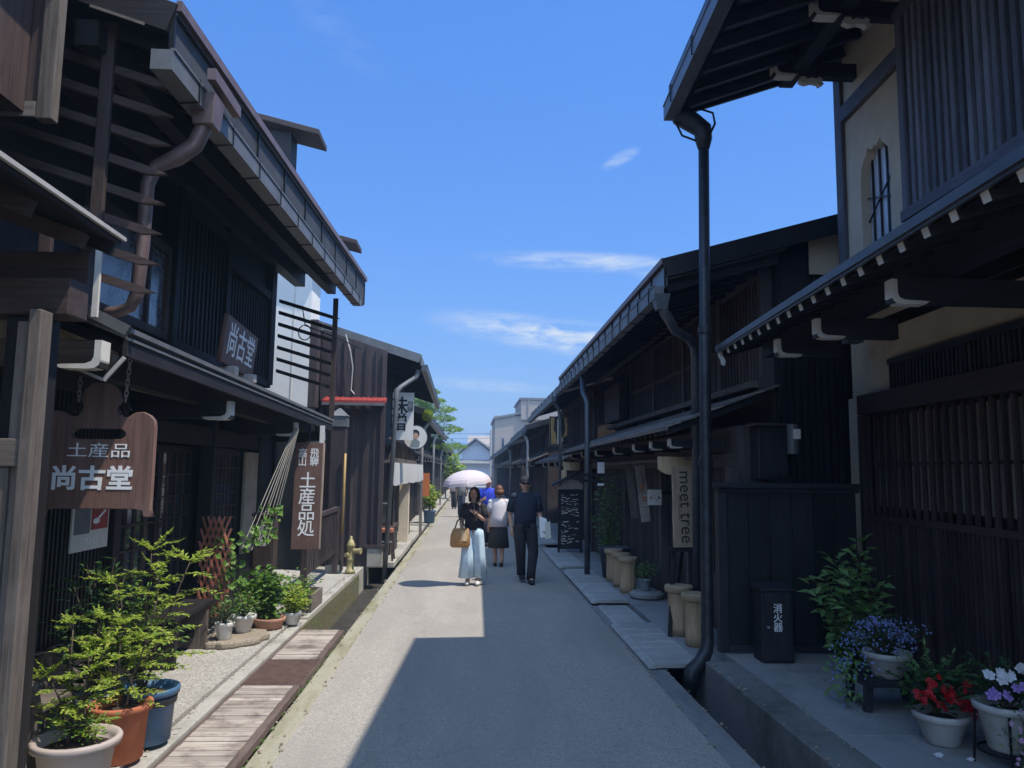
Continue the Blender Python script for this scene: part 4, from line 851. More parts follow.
for j in range(ny+1):
    for i in range(nx+1):
        x = -600+1200*i/nx; y = 600+360*j/ny
        h = 27*math.exp(-((x+70)/110)**2)+15*math.exp(-((x-60)/120)**2)+12*math.exp(-((x-320)/170)**2)+1.2*math.sin(x*.052)+1.6*math.sin(x*.023+1)
        vs.append((x, y, -1+h*math.sin(math.pi/2*min(1, j/ny*1.6))+hr.uniform(0, 1.2)))
hb.add(vs, [(j*(nx+1)+i, j*(nx+1)+i+1, (j+1)*(nx+1)+i+1, (j+1)*(nx+1)+i) for j in range(ny) for i in range(nx)])
struct('hills', hb, 'forest')
hm = bpy.data.materials.new('thin summer haze'); hm.use_nodes = True; hm.node_tree.nodes.clear()
ho = hm.node_tree.nodes.new('ShaderNodeOutputMaterial'); hv = hm.node_tree.nodes.new('ShaderNodeVolumePrincipled')
hv.inputs['Color'].default_value = (.45, .70, 1, 1); hv.inputs['Density'].default_value = .0019; hv.inputs['Anisotropy'].default_value = .2
hm.node_tree.links.new(hv.outputs[0], ho.inputs['Volume'])
HZ = link('haze', MB().box(-700, 700, -60, 1010, -1.45, 31).mesh('haze'), None); HZ.data.materials.append(hm); HZ['kind'] = 'stuff'

# ================================================================== RIGHT: near house
R1 = thing('lattice_house', 'large near dark house with white painted beam ends and lattice walls on the right', 'house', (4.6, 4, .15))
def xw(y, x=3.97): return x+.055*(y-7.6)
ye = -1.0
part('wall', MB().hexa([(xw(ye)+.12, ye, .1), (9, ye, .1), (9, 7.95, .1), (xw(7.95)+.12, 7.95, .1), (xw(ye)+.12, ye, 3.3), (9, ye, 3.3), (9, 7.95, 3.3), (xw(7.95)+.12, 7.95, 3.3)]), 'black_z', R1)
mb = MB(); slats(mb, (xw(ye), ye), (xw(7.5), 7.5), (.24, .24), (2.39, 2.39), .124, .03, .03); slats(mb, (xw(ye)+.0, ye+.062), (xw(7.45)+.0, 7.45), (.24, .24), (1.359, 1.359), .124, .026, .03); part('ground_lattice', mb, 'redwood_z', R1)
mb = MB(); slats(mb, (xw(ye)+.03, ye+.062), (xw(7.35)+.03, 7.35), (1.5, 1.5), (2.36, 2.36), .124, .05, .012); part('inner_slats', mb, 'pale_slat', R1)
def rail(z0, z1, x0=-.03, x1=.03, ya=ye, yb=7.56):
    return MB().hexa([(xw(ya)+x0, ya, z0), (xw(ya)+x1, ya, z0), (xw(yb)+x1, yb, z0), (xw(yb)+x0, yb, z0), (xw(ya)+x0, ya, z1), (xw(ya)+x1, ya, z1), (xw(yb)+x1, yb, z1), (xw(yb)+x0, yb, z1)])
part('head_beam', rail(2.392, 2.59, -.09, .06), 'redwood_y', R1, bevel=.006)
part('mid_rail', rail(1.36, 1.42, -.028, -.0155), 'redwood_y', R1); part('thin_rail', rail(1.89, 1.915, .016, .04), 'black_z', R1)
part('sill', rail(.146, .238, -.06, .06), 'redwood_y', R1, bevel=.006)
part('frame_post', MB().box(xw(7.6)-.05, xw(7.6)+.05, 7.56, 7.64, .15, 2.391), 'redwood_z', R1)
part('plaster_panel', rail(2.592, 3.2, .03, .06, ye, 7.9), 'plaster', R1); part('plaster_strip', MB().box(xw(7.8)-.0, xw(7.8)+.08, 7.645, 7.93, 1.0, 2.591), 'plaster', R1)
part('strip_base', MB().box(xw(7.8)-.02, xw(7.8)+.08, 7.645, 7.93, .15, .999), 'r_z', R1)
mb = MB(); slats(mb, (xw(ye)-.03, ye), (xw(6.95)-.03, 6.95), (2.6, 2.6), (2.83, 2.83), .06, .026, .02); part('transom_lattice', mb, 'r_z', R1)
part('transom_rail', rail(2.831, 2.88, -.05, .0, ye, 6.98), 'r_y', R1)
# lower eave with white rafter ends
def xe(y): return 2.227+.071*(y-5.5)
le0, le1 = V((xe(-1), -1, 2.99)), V((xe(7.2), 7.2, 2.99))
rf = MB(); roof_slab(rf, le0, le1, (1.72, 0), .52, .025); part('lower_roof', rf, 'roof_grey', R1)
part('lower_roof_edge', MB().beam(le0+V((-.008, 0, -.005)), le1+V((-.008, 0, -.005)), .03, .05).beam(le0+V((.0, 0, -.038)), le1+V((.0, 0, -.038)), .02, .016), 'gutter_dark', R1)
part('lower_soffit', roof_slab(MB(), le0+V((.05, 0, -.03)), le1+V((.05, 0, -.03)), (1.6, 0), .48, .012), 'r_y', R1)
ry = [5.5+.235*k for k in range(7)] + [5.5-.235*k for k in range(1, 24)]
tipm = None
for yy in ry:
    x = xe(yy)+.02; q = MB().beam((x+.004, yy, 2.935), (x+1.6, yy, 3.415), .045, .06)
    if tipm is None:
        base = part('rafter', q, 'r_x', R1); tipm = part('painted_rafter_end', MB().beam((x-.002, yy, 2.932), (x+.003, yy, 2.9337), .046, .062), 'tip', R1); by = yy
    else:
        off = (xe(yy)-xe(by), yy-by, 0); dup_part(base, off); dup_part(tipm, off)
part('verge_board', MB().beam(le1+V((0, .015, -.04)), le1+V((1.7, .015, .475)), .03, .12), 'r_x', R1)
part('verge_nose', MB().prism([(0, 0), (.03, 0), (.035, -.05), (.06, -.09), (.055, -.14), (.03, -.13), (.02, -.08), (0, -.05)], lambda a, b, d: V((xe(7.2)+a, d, 2.96+b)), 7.16, 7.2), 'tip', R1)
part('eave_beam', MB().beam((xe(-1)+.5, -1, 2.99), (xe(7.2)+.5, 7.2, 2.99), .13, .17), 'r_y', R1)
for yy in (2.6, 4.13, 5.25, 6.1):
    x0 = xe(yy)+.20; part('bracket_beam', MB().box(x0, 3.8 if yy < 5 else 3.0, yy-.035, yy+.035, 2.755, 2.9), 'r_x', R1); painted_end(R1, (x0, yy, 2.755), -1, .07, .9)
# upper storey
def xu(y, x=3.74): return x+.05*(y-7.4)
def uwall(y0, y1, z0, z1, x0, x1, m): return MB().hexa([(xu(y0)+x0, y0, z0), (xu(y0)+x1, y0, z0), (xu(y1)+x1, y1, z0), (xu(y1)+x0, y1, z0), (xu(y0)+x0, y0, z1), (xu(y0)+x1, y0, z1), (xu(y1)+x1, y1, z1), (xu(y1)+x0, y1, z1)])
part('upper_core', uwall(-1, 7.35, 3.0, 6.4, .3, 5, 0), 'black_z', R1)
part('end_wall', MB().box(xu(7.4)+.12, 8.7, 7.352, 7.44, 3.2, 6.6), 'plaster', R1)
part('corner_post', MB().box(xu(7.4)-.04, xu(7.4)+.115, 7.32, 7.46, 3.1, 6.5), 'r_pale', R1, bevel=.006)
part('upper_post', uwall(5.98, 6.1, 3.2, 6.4, -.03, .08, 0), 'r_pale', R1)
part('upper_beam', uwall(-1, 7.319, 5.36, 5.52, -.045, .09, 0), 'r_pale_y', R1)
part('upper_plaster', uwall(-1, 7.319, 5.521, 6.4, 0, .05, 0), 'plaster', R1)
# plaster panel pierced by the cusped window
L = 7.319-6.101
ogee = [(.0, 0), (.47, 0), (.47, .74), (.45, .84), (.40, .90), (.36, .93), (.34, .985), (.30, .955), (.255, .935), (.235, .965), (.215, .935), (.17, .955), (.13, .985), (.11, .93), (.07, .90), (.02, .84), (0, .74)]
pm = curve_mesh([[(0, 0), (L, 0), (L, 2.1), (0, 2.1)], [(.30+a*1.22, .58+b*1.08) for a, b in ogee]], .045)
UM = frame((V((-.05, -1, 0)).normalized(), V((-1, .05, 0)).normalized()), (xu(7.319)+.05, 7.319, 3.255))
place_mesh('window_wall', pm, 'plaster', R1, UM)
cw = link('cusped_window', MB().box(.28, .90, .55, 1.67, -.062, -.05).mesh('w'), 'skyglass', R1); cw.data.transform(Matrix.Translation(-wloc(R1)) @ UM)
mu = MB()
for k in range(4): mu.box(.37+k*.14, .39+k*.14, .56, 1.66, -.045, -.03)
mu.beam((.3, .96, -.024), (.87, 1.35, -.024), .01, .014, up=(0, 0, 1)); mu.beam((.3, 1.2, -.022), (.87, 1.04, -.022), .01, .014, up=(0, 0, 1))
me = mu.mesh('m'); me.transform(Matrix.Translation(-wloc(R1)) @ UM); link('mullions', me, 'r_z', cw)
# big projecting upper lattice
mb = MB(); slats(mb, (xu(-1)-.12, -1), (xu(5.9)-.12, 5.9), (3.96, 3.96), (5.62, 5.62), .098, .05, .05); part('upper_lattice', mb, 'r_pale', R1)
part('lattice_frame', uwall(-1, 5.98, 3.87, 3.958, -.17, .0, 0), 'r_pale_y', R1); part('lattice_frame', uwall(-1, 5.98, 5.622, 5.7, -.17, .0, 0), 'r_pale_y', R1)
part('lattice_end', uwall(5.9, 5.975, 3.959, 5.621, -.15, -.001, 0), 'r_pale', R1)
part('lattice_backing', uwall(-1, 5.97, 3.2, 5.36, .01, .05, 0), 'black_z', R1)
# upper roof
def xr(y): return 1.985+.043*(y-7.4)
ue0, ue1 = V((xr(-1), -1, 5.72)), V((xr(7.4), 7.4, 5.72))
rf = MB(); roof_slab(rf, ue0, ue1, (4.2, 0), 1.45, .05); part('roof', rf, 'roof_grey', R1)
part('roof_edge', MB().beam(ue0+V((-.015, 0, -.02)), ue1+V((-.015, .01, -.02)), .035, .07), 'gutter_dark', R1)
part('fascia', MB().beam(ue0+V((.03, 0, -.16)), ue1+V((.03, 0, -.16)), .02, .2), 'fascia', R1)
mb = MB(); gutter(mb, ue0+V((.02, .0, -.22)), ue1+V((.02, -.05, -.24)), (-1, .043, 0), .12, .13); part('gutter', mb, 'fascia', R1)
for k in range(10):
    p = lerp(ue0, ue1, (k+.5)/10)+V((.02, 0, -.2)); part('gutter_hanger', MB().tube([p, p+V((-.128, 0, 0)), p+V((-.13, 0, -.165)), p+V((0, 0, -.175)), p+V((.06, 0, -.1))], .008, 5), 'iron', R1)
part('soffit', roof_slab(MB(), ue0+V((.05, 0, -.2)), ue1+V((.05, 0, -.2)), (1.75, 0), .66, .015), 'r_y', R1)
mb = MB(); rafters(mb, ue0+V((.08, 0, -.22)), ue1+V((.08, 0, -.22)), (1.65, 0), .62, .055, 24, .06, .09); part('rafters', mb, 'r_x', R1)
part('verge_board', MB().beam(ue1+V((.02, .01, -.2)), ue1+V((4.1, .01, 1.25)), .04, .24), 'r_x', R1)
part('purlin', MB().beam((2.95, -1, 5.83), (3.15, 7.35, 5.83), .14, .2), 'r_y', R1)
curl = [(0, .02), (.02, .09), (.06, .1), (.075, .05), (.12, .075), (.17, .06), (.2, .085), (.235, .06), (.22, .03), (.245, 0), (.2, -.03), (.19, .0), (.13, .015), (.06, -.01)]
for yy in (4.0, 5.05, 6.05, 7.05):
    x0 = xu(yy)-.83; part('bracket_beam', MB().box(x0, xu(yy)+.1, yy-.05, yy+.05, 5.68, 5.82), 'r_x', R1); painted_end(R1, (x0, yy, 5.68), -1, .1, 1.0)
    part('curled_bracket', MB().prism(curl, lambda a, b, d: V((x0+.26+a, d, 5.615+b*.8)), yy-.03, yy+.03), 'tip', R1)
# drainpipe
dp = [(2.06, 7.3, 5.36), (2.16, 7.27, 5.24), (2.25, 7.25, 5.15), (2.255, 7.25, 4.9)]
part('drainpipe_hopper', MB().tube([(2.03, 7.3, 5.46), (2.06, 7.3, 5.36), (2.16, 7.27, 5.28), (2.25, 7.25, 5.2), (2.258, 7.25, 5.1), (2.258, 7.25, 5.0)], [.12, .11, .1, .095, .085, .055], 14), 'pipe', R1, smooth=True)
part('drainpipe', MB().tube([(2.258, 7.25, 5.05), (2.23, 7.24, 2.6), (2.2, 7.2, .28), (2.19, 7.19, .19), (2.12, 7.15, .08), (2.03, 7.12, .02), (1.99, 7.1, -.2)], [.052, .054, .056, .06, .07, .072, .066], 16), 'pipe', R1, smooth=True)
part('pipe_collars', MB().tube([(2.235, 7.24, 3.2), (2.2335, 7.24, 3.14)], .066, 16).tube([(2.22, 7.23, 1.92), (2.2185, 7.23, 1.86)], .068, 16), 'pipe', R1)
part('hopper_straps', MB().tube([(2.2, 7.2, 5.4), (2.34, 7.2, 5.36), (2.36, 7.2, 5.25), (2.3, 7.2, 5.12)], .012, 6).tube([(1.98, 7.28, 5.3), (2.05, 7.28, 5.15), (2.2, 7.25, 5.08)], .012, 6), 'iron', R1)
# wing wall
WW = thing('plank_wing_wall', 'near black plank wing wall with a cap rail behind the extinguisher box', 'wall', (3.05, 7.27, .15))
mb = MB(); x = 2.42
while x < 3.55: mb.box(x, x+.205, 7.25+R_.uniform(0, .004), 7.29, .22, 1.62); x += .21
part('planks', mb, 'black_z', WW)
part('cap', MB().box(2.30, 3.74, 7.17, 7.36, 1.66, 1.71).box(2.34, 3.7, 7.22, 7.32, 1.621, 1.659), 'r_x', WW, bevel=.006)
part('end_post', MB().box(2.33, 2.415, 7.22, 7.32, .15, 1.62), 'r_z', WW, bevel=.005)
part('foot_rail', MB().box(2.416, 3.68, 7.235, 7.31, .15, .218), 'r_x', WW)
# ================================================================== RIGHT: shop with log stools
R2 = thing('log_stool_shop', 'dark two storey lattice shop with shingled lower eave behind the tall drainpipe', 'shop', (4, 12.5, .05))
part('wall', MB().box(3.27, 8, 8.1, 17.4, .05, 4.35).box(2.8, 3.27, 8.0, 17.4, .05, 2.3), 'm_z', R2)
gw = [(3.26, .05), (8, .05), (8, 5.2), (6, 5.2), (3.26, 4.33)]
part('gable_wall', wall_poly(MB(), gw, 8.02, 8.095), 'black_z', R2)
mb = MB(); slats(mb, (3.3, 8.0), (5.2, 8.0), (1.0, 1.0), (4.1, 4.3), .075, .03, .03); part('gable_slats', mb, 'black_z', R2)
part('gable_plaster', MB().box(3.62, 4.05, 7.965, 7.98, 3.95, 4.4), 'plaster', R2)
part('gable_boards', MB().box(3.3, 3.6, 7.97, 7.984, 3.2, 4.2), 'dark_z', R2)
e0, e1 = V((1.965, 7.7, 4.0)), V((2.0, 17.5, 3.93))
rf = MB(); roof_slab(rf, e0, e1, (4.4, 0), 1.25, .06); part('roof', rf, 'black_z', R2)
part('roof_edge', MB().beam(e0+V((-.015, 0, -.02)), e1+V((-.015, 0, -.02)), .03, .06), 'copper', R2)
fb = MB(); n = 16
for i in range(n): fb.beam(lerp(e0, e1, i/n)+V((.02, .006, -.17)), lerp(e0, e1, (i+1)/n)+V((.02, -.006, -.17)), .02, .24)
part('fascia', fb, 'fascia', R2)
for i in range(n+1): p = lerp(e0, e1, i/n); part('fascia_joint', MB().beam(p+V((.004, 0, -.05)), p+V((.004, 0, -.29)), .014, .022, up=(1, 0, 0)), 'iron', R2)
mb = MB(); gutter(mb, e0+V((.0, .05, -.28)), e1+V((.0, 0, -.28)), (-1, 0, 0), .1, .12); part('gutter', mb, 'gutter', R2)
for k in range(18):
    p = lerp(e0, e1, (k+.5)/18)+V((.0, 0, -.25)); part('gutter_hanger', MB().tube([p, p+V((-.108, 0, 0)), p+V((-.11, 0, -.16)), p+V((0, 0, -.17))], .007, 5), 'iron', R2)
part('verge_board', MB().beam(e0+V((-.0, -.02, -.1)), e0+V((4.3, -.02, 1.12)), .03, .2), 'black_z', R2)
part('soffit', roof_slab(MB(), e0+V((.05, 0, -.2)), e1+V((.05, 0, -.2)), (1.25, 0), .36, .015), 'm_y', R2)
mb = MB(); rafters(mb, e0+V((.06, 0, -.22)), e1+V((.06, 0, -.22)), (1.2, 0), .345, .05, 26, .05, .08); part('rafters', mb, 'r_x', R2)
part('eave_beam', MB().beam((2.9, 8.1, 4.07), (2.85, 17.4, 3.88), .12, .16), 'm_y', R2)
part('hopper', MB().hexa([(1.9, 7.74, 3.48), (2.0, 7.74, 3.48), (2.0, 7.86, 3.48), (1.9, 7.86, 3.48), (1.86, 7.72, 3.64), (2.03, 7.72, 3.64), (2.03, 7.89, 3.64), (1.86, 7.89, 3.64)]), 'gutter_dark', R2)
part('downpipe', MB().tube([(1.96, 7.8, 3.58), (1.98, 7.8, 3.46), (2.05, 7.84, 3.38), (2.12, 7.9, 3.29), (2.32, 8.1, 3.24), (2.44, 8.3, 3.2), (2.48, 8.4, 3.05), (2.47, 8.4, .1)], [.055]*3+[.05]*5, 12), 'gutter_dark', R2, smooth=True)
# upper front
yb = [8.2, 9.6, 11.3, 13.2, 15.1, 17.3]
for i in range(5):
    a, b = yb[i], yb[i+1]
    mb = MB(); slats(mb, (3.2, a+.1), (3.2, b-.1), (2.82, 2.82), (3.95, 3.95), .1, .045, .05); part('upper_lattice', mb, 'm_z' if i else 'brown_z', R2)
    part('upper_post', MB().box(3.14, 3.268, a-.06, a+.06, 2.7, 4.3), 'm_z', R2)
part('upper_rail', MB().box(3.16, 3.268, 8.265, 17.3, 3.952, 4.05), 'm_y', R2); part('upper_rail', MB().box(3.16, 3.165, 8.2, 17.3, 3.3, 3.36), 'm_y', R2)
part('upper_boards', MB().box(3.22, 3.266, 8.265, 17.3, 4.051, 4.35), 'brown_y', R2)
part('ledge', MB().box(3.06, 3.266, 8.26, 17.3, 2.74, 2.815), 'grey_y', R2)
e0, e1 = V((2.05, 8.0, 2.28)), V((2.02, 17.3, 2.22))
rf = MB()
for k in range(8):    # lapped shingle courses
    a, b = k/8, (k+1)/8; p0, p1 = e0+V((1.2*a, 0, .46*a+.012)), e1+V((1.2*a, 0, .46*a+.012)); roof_slab(rf, p0, p1, (1.2/8+.02, 0), .46/8, .022)
part('lower_roof', rf, 'shingle', R2)
part('lower_eave_board', MB().beam(e0+V((.0, 0, -.02)), e1+V((.0, 0, -.02)), .025, .035), 'grey_y', R2)
mb = MB(); rafters(mb, e0+V((.03, 0, -.03)), e1+V((.03, 0, -.03)), (1.1, 0), .42, .03, 36, .04, .05); part('lower_rafters', mb, 'r_x', R2)
for yy in (7.0+.6, 8.42, 9.3, 10.3, 11.75, 13.45, 15.2, 16.8):
    if yy < 8: continue
    part('bracket_beam', MB().box(2.17, 3.0, yy-.035, yy+.035, 2.07, 2.17), 'r_x', R2); painted_end(R2, (2.17, yy, 2.07), -1, .08, .65)
part('hanging_rail', MB().tube([(2.5, 8.0, 1.965), (2.5, 17.2, 1.93)], .018, 8), 'grey_y', R2)
part('lintel', MB().box(2.72, 2.798, 8.0, 17.3, 1.86, 2.0), 'm_y', R2)
for a, b, z0, m in ((8.05, 9.5, .7, 'redwood_z'), (11.0, 13.4, .1, 'm_z'), (13.6, 17.2, .1, 'm_z')):
    mb = MB(); slats(mb, (2.77, a+.1), (2.77, b-.1), (z0, z0), (1.855, 1.855), .07, .03, .035); part('ground_lattice', mb, m, R2)
for yy in (8.0, 9.55, 10.9, 13.5, 17.2): part('post', MB().box(2.68, 2.797, yy-.06, yy+.06, .05, 1.858), 'm_z', R2)
part('doorway', MB().box(2.785, 2.799, 9.62, 10.83, .05, 1.858), 'black_z', R2)
part('shutter_box', MB().box(2.95, 3.15, 15.3, 17.0, 2.85, 3.6), 'm_z', R2, bevel=.01)
part('street_pipe', MB().tube([(2.0, 13.25, .04), (2.0, 13.25, 3.0), (1.98, 13.6, 3.2), (2.0, 13.9, 3.65)], .05, 12), 'gutter_dark', R2, smooth=True)
MT = thing('meter_box', 'dark utility meter box with a small white label above the wing wall', 'meter box', (3.15, 7.8, 1.7))
part('case', MB().box(2.92, 3.22, 7.72, 7.95, 1.74, 2.28), 'r_z', MT, bevel=.01); part('cover', MB().box(2.86, 3.26, 7.66, 7.96, 2.285, 2.31), 'brown_x', MT)
part('meter', MB().tube([(3.13, 7.8, 1.7), (3.13, 7.6, 1.7)], .1, 20), 'iron', MT)
part('label', MB().box(3.235, 3.31, 7.6, 7.61, 2.15, 2.25), 'white', MT); part('lamp_tube', MB().tube([(3.25, 7.66, 2.0), (3.25, 7.66, 2.3)], .055, 14), 'gutter', MT)

# ---- shop signs
ST = thing('easel_sign', 'beige wooden easel board lettered meet tree beside the tall drainpipe', 'sign', (2.38, 8.6, .06))
jag = [(-.135, -.44), (.13, -.44), (.128, .44), (-.122, .44), (-.122, .1), (-.128, -.1), (-.13, -.28)]
FS = frame((V((1, .05, 0)).normalized(), V((.05, -1, .08)).normalized()), (2.38, 8.58, 1.42))
place_mesh('board', curve_mesh([jag], .018, .003), 'board_tan', ST, FS)
RT = Matrix.Rotation(-math.pi/2, 4, 'Z')
letters('meet tree', .2, FS @ Matrix.Translation((.015, .0, .0225)) @ RT, 'ink', ST, vertical=False, sx=1.0)
letters('HIDA TAKAYAMA', .035, FS @ Matrix.Translation((-.06, .0, .0225)) @ RT, 'ink', ST, vertical=False)
for dx, yb_ in ((-.13, 8.4), (.13, 8.4), (0, 9.1)): part('leg', MB().beam((2.38+dx*.8, 8.64, 1.02), (2.38+dx*1.7, yb_, .05), .03, .04, up=(1, 0, 0)), 'dark_z', ST)
part('shelf', MB().box(2.22, 2.54, 8.54, 8.68, .93, .965), 'dark_x', ST)
NP = thing('plank_canopy', 'pale scalloped wooden plank hanging above the meet tree sign', 'signboard', (2.4, 8.9, 1.8))
sc = [(-.22, .09), (.22, .09), (.22, -.07), (.1, -.075), (.02, -.06), (-.03, -.085), (-.07, -.115), (-.13, -.105), (-.19, -.075), (-.22, -.05)]
place_mesh('board', curve_mesh([sc], .012, .002), 'pale', NP, frame('-y', (2.39, 8.9, 1.89)))
for i, (yy, lab, m) in enumerate(((12.2, 'plain grey hanging plank sign left of its marked twin', 'grey_z'), (11.3, 'pale patterned hanging plank sign nearer the easel board', 'pale'))):
    PK = thing('plank_sign', lab, 'sign', (2.5, yy, 1.1), 'hanging plank signs')
    P0, P1 = V((2.50-.02*i, yy, 1.90)), V((2.59-.03*i, yy-.05, 1.08-.0*i))
    part('board', MB().beam(P0, P1, .022, .115+.02*i, up=(1, 0, 0)), 'cover' if i else 'grey_z', PK)
    part('hook', MB().tube([P0+V((.02, .01, -.01)), P0+V((.06, .02, .07))], .006, 6), 'iron', PK)
    if i:
        dn = (P1-P0).normalized(); xx = V((-dn.z, 0, dn.x)).normalized()
        letters('家具', .09, Matrix.Translation((P0+P1)/2+V((0, -.016, .0))) @ Matrix((xx, -dn, xx.cross(-dn))).transposed().to_4x4(), 'orange', PK, line=1.9)
PQ = thing('wall_plaque', 'small square pale plaque with brown motif on the dark shop wall', 'plaque', (2.7, 10.8, 1.4))
part('board', MB().box(2.44, 2.63, 10.6, 10.62, 1.35, 1.56), 'paper', PQ)
mo = MB()
for q in range(4): mo.prism([(2.485+.035*q+.02*math.cos(t+q), 1.45+.03*math.sin(q*2.1)+.022*math.sin(t)) for t in [m_*.9 for m_ in range(7)]], lambda a, b, d: V((a, d, b)), 10.592, 10.599)
part('motif', mo, 'sign_edge', PQ)
part('bracket', MB().box(2.6, 2.8, 10.621, 10.64, 1.5, 1.54), 'iron', PQ)
PT = thing('hanging_poster', 'yellow and dark framed poster hanging under the far right eave', 'poster', (2.1, 18.5, 2.4))
part('board', MB().box(1.88, 2.32, 18.5, 18.52, 2.42, 3.1), 'ink', PT)
part('frame', MB().box(1.87, 1.885, 18.485, 18.53, 2.41, 3.11).box(2.315, 2.33, 18.485, 18.53, 2.41, 3.11).box(1.886, 2.314, 18.485, 18.53, 3.095, 3.11).box(1.886, 2.314, 18.485, 18.53, 2.41, 2.425), 'grey_z', PT)
part('picture', MB().prism([(1.9, 3.08), (2.0, 3.08), (1.97, 2.8), (2.02, 2.7), (2.05, 2.45), (1.92, 2.45)], lambda a, b, d: V((a, d, b)), 18.49, 18.499).prism([(2.22, 3.08), (2.3, 3.08), (2.3, 2.65), (2.2, 2.6), (2.26, 2.8)], lambda a, b, d: V((a, d, b)), 18.49, 18.499), 'bamboo', PT)
part('picture', MB().box(2.06, 2.09, 18.488, 18.4985, 2.44, 3.05).box(2.1, 2.2, 18.488, 18.4985, 2.5, 2.6), 'paper', PT)
CBD = thing('menu_board', 'black chalk menu board with a small roof standing on the right footpath', 'menu board', (2.15, 16.9, .05))
part('panel', MB().box(1.95, 2.4, 16.9, 16.94, .12, 1.35), 'ink', CBD)
part('frame', MB().box(1.91, 1.949, 16.88, 16.96, .05, 1.4).box(2.401, 2.44, 16.88, 16.96, .05, 1.4).box(1.95, 2.4, 16.88, 16.96, 1.351, 1.4), 'dark_z', CBD)
cm = MB(); cr = random.Random(4)
for k in range(26):
    z = 1.28-.045*(k//1); 
    if z < .2: break
    x = 1.98
    while x < 2.34:
        L = cr.uniform(.02, .14)
        if cr.random() < .55: cm.beam((x, 16.896, z), (min(x+L, 2.37), 16.896, z+cr.uniform(-.03, .03)), .003, cr.uniform(.006, .02), up=(0, 0, 1))
        x += L+cr.uniform(.015, .07)
part('chalk_marks', cm, 'paper', CBD)
part('gable_plate', MB().prism([(1.9, 1.41), (2.45, 1.41), (2.45, 1.5), (2.35, 1.6), (2.15, 1.62), (2.0, 1.52)], lambda a, b, d: V((a, d, b)), 16.88, 16.93), 'cover', CBD)
part('roof', MB().beam((1.75, 16.9, 1.48), (2.5, 16.9, 1.85), .35, .04), 'dark_x', CBD)
TG = thing('shop_sign', 'pale wooden name plate under the right eave above the menu board', 'sign', (2.3, 17.1, 1.6))
part('board', MB().box(2.05, 2.42, 17.1, 17.12, 1.82, 2.0).box(2.0, 2.12, 17.1, 17.118, 1.45, 1.819), 'pale', TG)
BX = thing('notice_sign', 'small white notice clipped to the dark street pipe', 'notice', (2.1, 13.2, 1.6))
part('arm', MB().box(1.92, 2.3, 13.17, 13.2, 1.72, 1.76).box(1.92, 2.25, 13.17, 13.2, 1.62, 1.66), 'iron', BX); part('sheet', MB().box(2.16, 2.28, 13.15, 13.16, 1.77, 1.96), 'white', BX); part('sheet', MB().box(2.16, 2.27, 13.15, 13.16, 1.56, 1.6), 'white', BX)

# ---- log stools
LS = thing('log_stool', 'largest pale log stool left of the near drainpipe', 'stool', (2.29, 8.5, .05), 'log stools')
lp = [(.115, 0), (.118, .1), (.116, .3), (.12, .44), (.13, .455)]
part('trunk', MB().lathe(lp, LS.location, 28), 'log', LS, smooth=True)
part('seat_slab', MB().lathe([(.13, .457), (.152, .462), (.156, .49), (.154, .515), (.145, .528), (.05, .53)], LS.location, 28), 'log_top', LS, bevel=.003)
dup(LS, (2.33, 7.98, .05), 'log stool half hidden behind the near drainpipe', 1.1, .99)
for yy, lab, a in ((12.55, 'farthest log stool of the trio by the dark planter', .5), (11.95, 'middle log stool of the trio', 2.1), (11.4, 'nearest log stool of the trio next to the small pot', 3.3)): dup(LS, (2.32, yy, .05), lab, a, .97)
fire_box('extinguisher_box', 'dark standing fire extinguisher box in the shade by the drainpipe', (2.72, 6.95, .15), .28, .22, .62, 'r_z', '-y')

# ================================================================== PLANTS
PR = random.Random(21)
def pot(name, label, c, h, r0, r1, m, group=None, rim=.025, thing_=None, soil=True, sides=32):
    P = thing_ or thing(name, label, 'flower pot', c, group); x, y, z = c
    prof = [(r0*.9, 0), (r0, .01), (r1-.012, h-.05), (r1-.008, h-.045), (r1+rim*.6, h-.04), (r1+rim*.75, h-.01), (r1+rim*.5, h), (r1-.005, h), (r1-.02, h-.03), (r1-.03, h-.06), (.001, h-.061)]
    part('vessel' if thing_ else 'vessel', MB().lathe(prof, c, sides), m, P, smooth=True)
    if soil: part('soil', MB().lathe([(r1-.028, h-.055), (r1*.5, h-.03), (.01, h-.025)], c, 20), 'soil', P)
    return P
def frond(lf, p, d, L, n, ls, droop=.25, width=.5, flat=(0, 0, 1)):
    """feathery spray: leaflets in pairs along a curved rib"""
    d = V(d).normalized(); pts = [V(p)]
    for k in range(n):
        dd = (d+V((0, 0, -droop*(k/n)**1.5))).normalized(); pts.append(pts[-1]+dd*L/n)
        sd = dd.cross(V((0, 0, 1)))
        if sd.length < .1: sd = V((1, 0, 0))
        sd.normalize(); env = math.sin(math.pi*min(1, (k+1.2)/(n+.6)))**.6
        for s in (-1, 1):
            for q in range(2):
                if PR.random() < .12: continue
                t = q*.5; b = pts[-1]-dd*L/n*t
                lf.leaf(b+V((0, 0, PR.uniform(-.004, .004))), sd*s*width*2*PR.uniform(.6, 1.5)+dd*PR.uniform(.2, 1.1)+V((0, 0, PR.uniform(-.6, .5))), ls*env*PR.uniform(.45, 1.1), ls*.34*PR.uniform(.8, 1.3), V((PR.uniform(-.3, .3), PR.uniform(-.3, .3), 1)))
    lf.leaf(pts[-1], d, ls, ls*.3)
    return pts
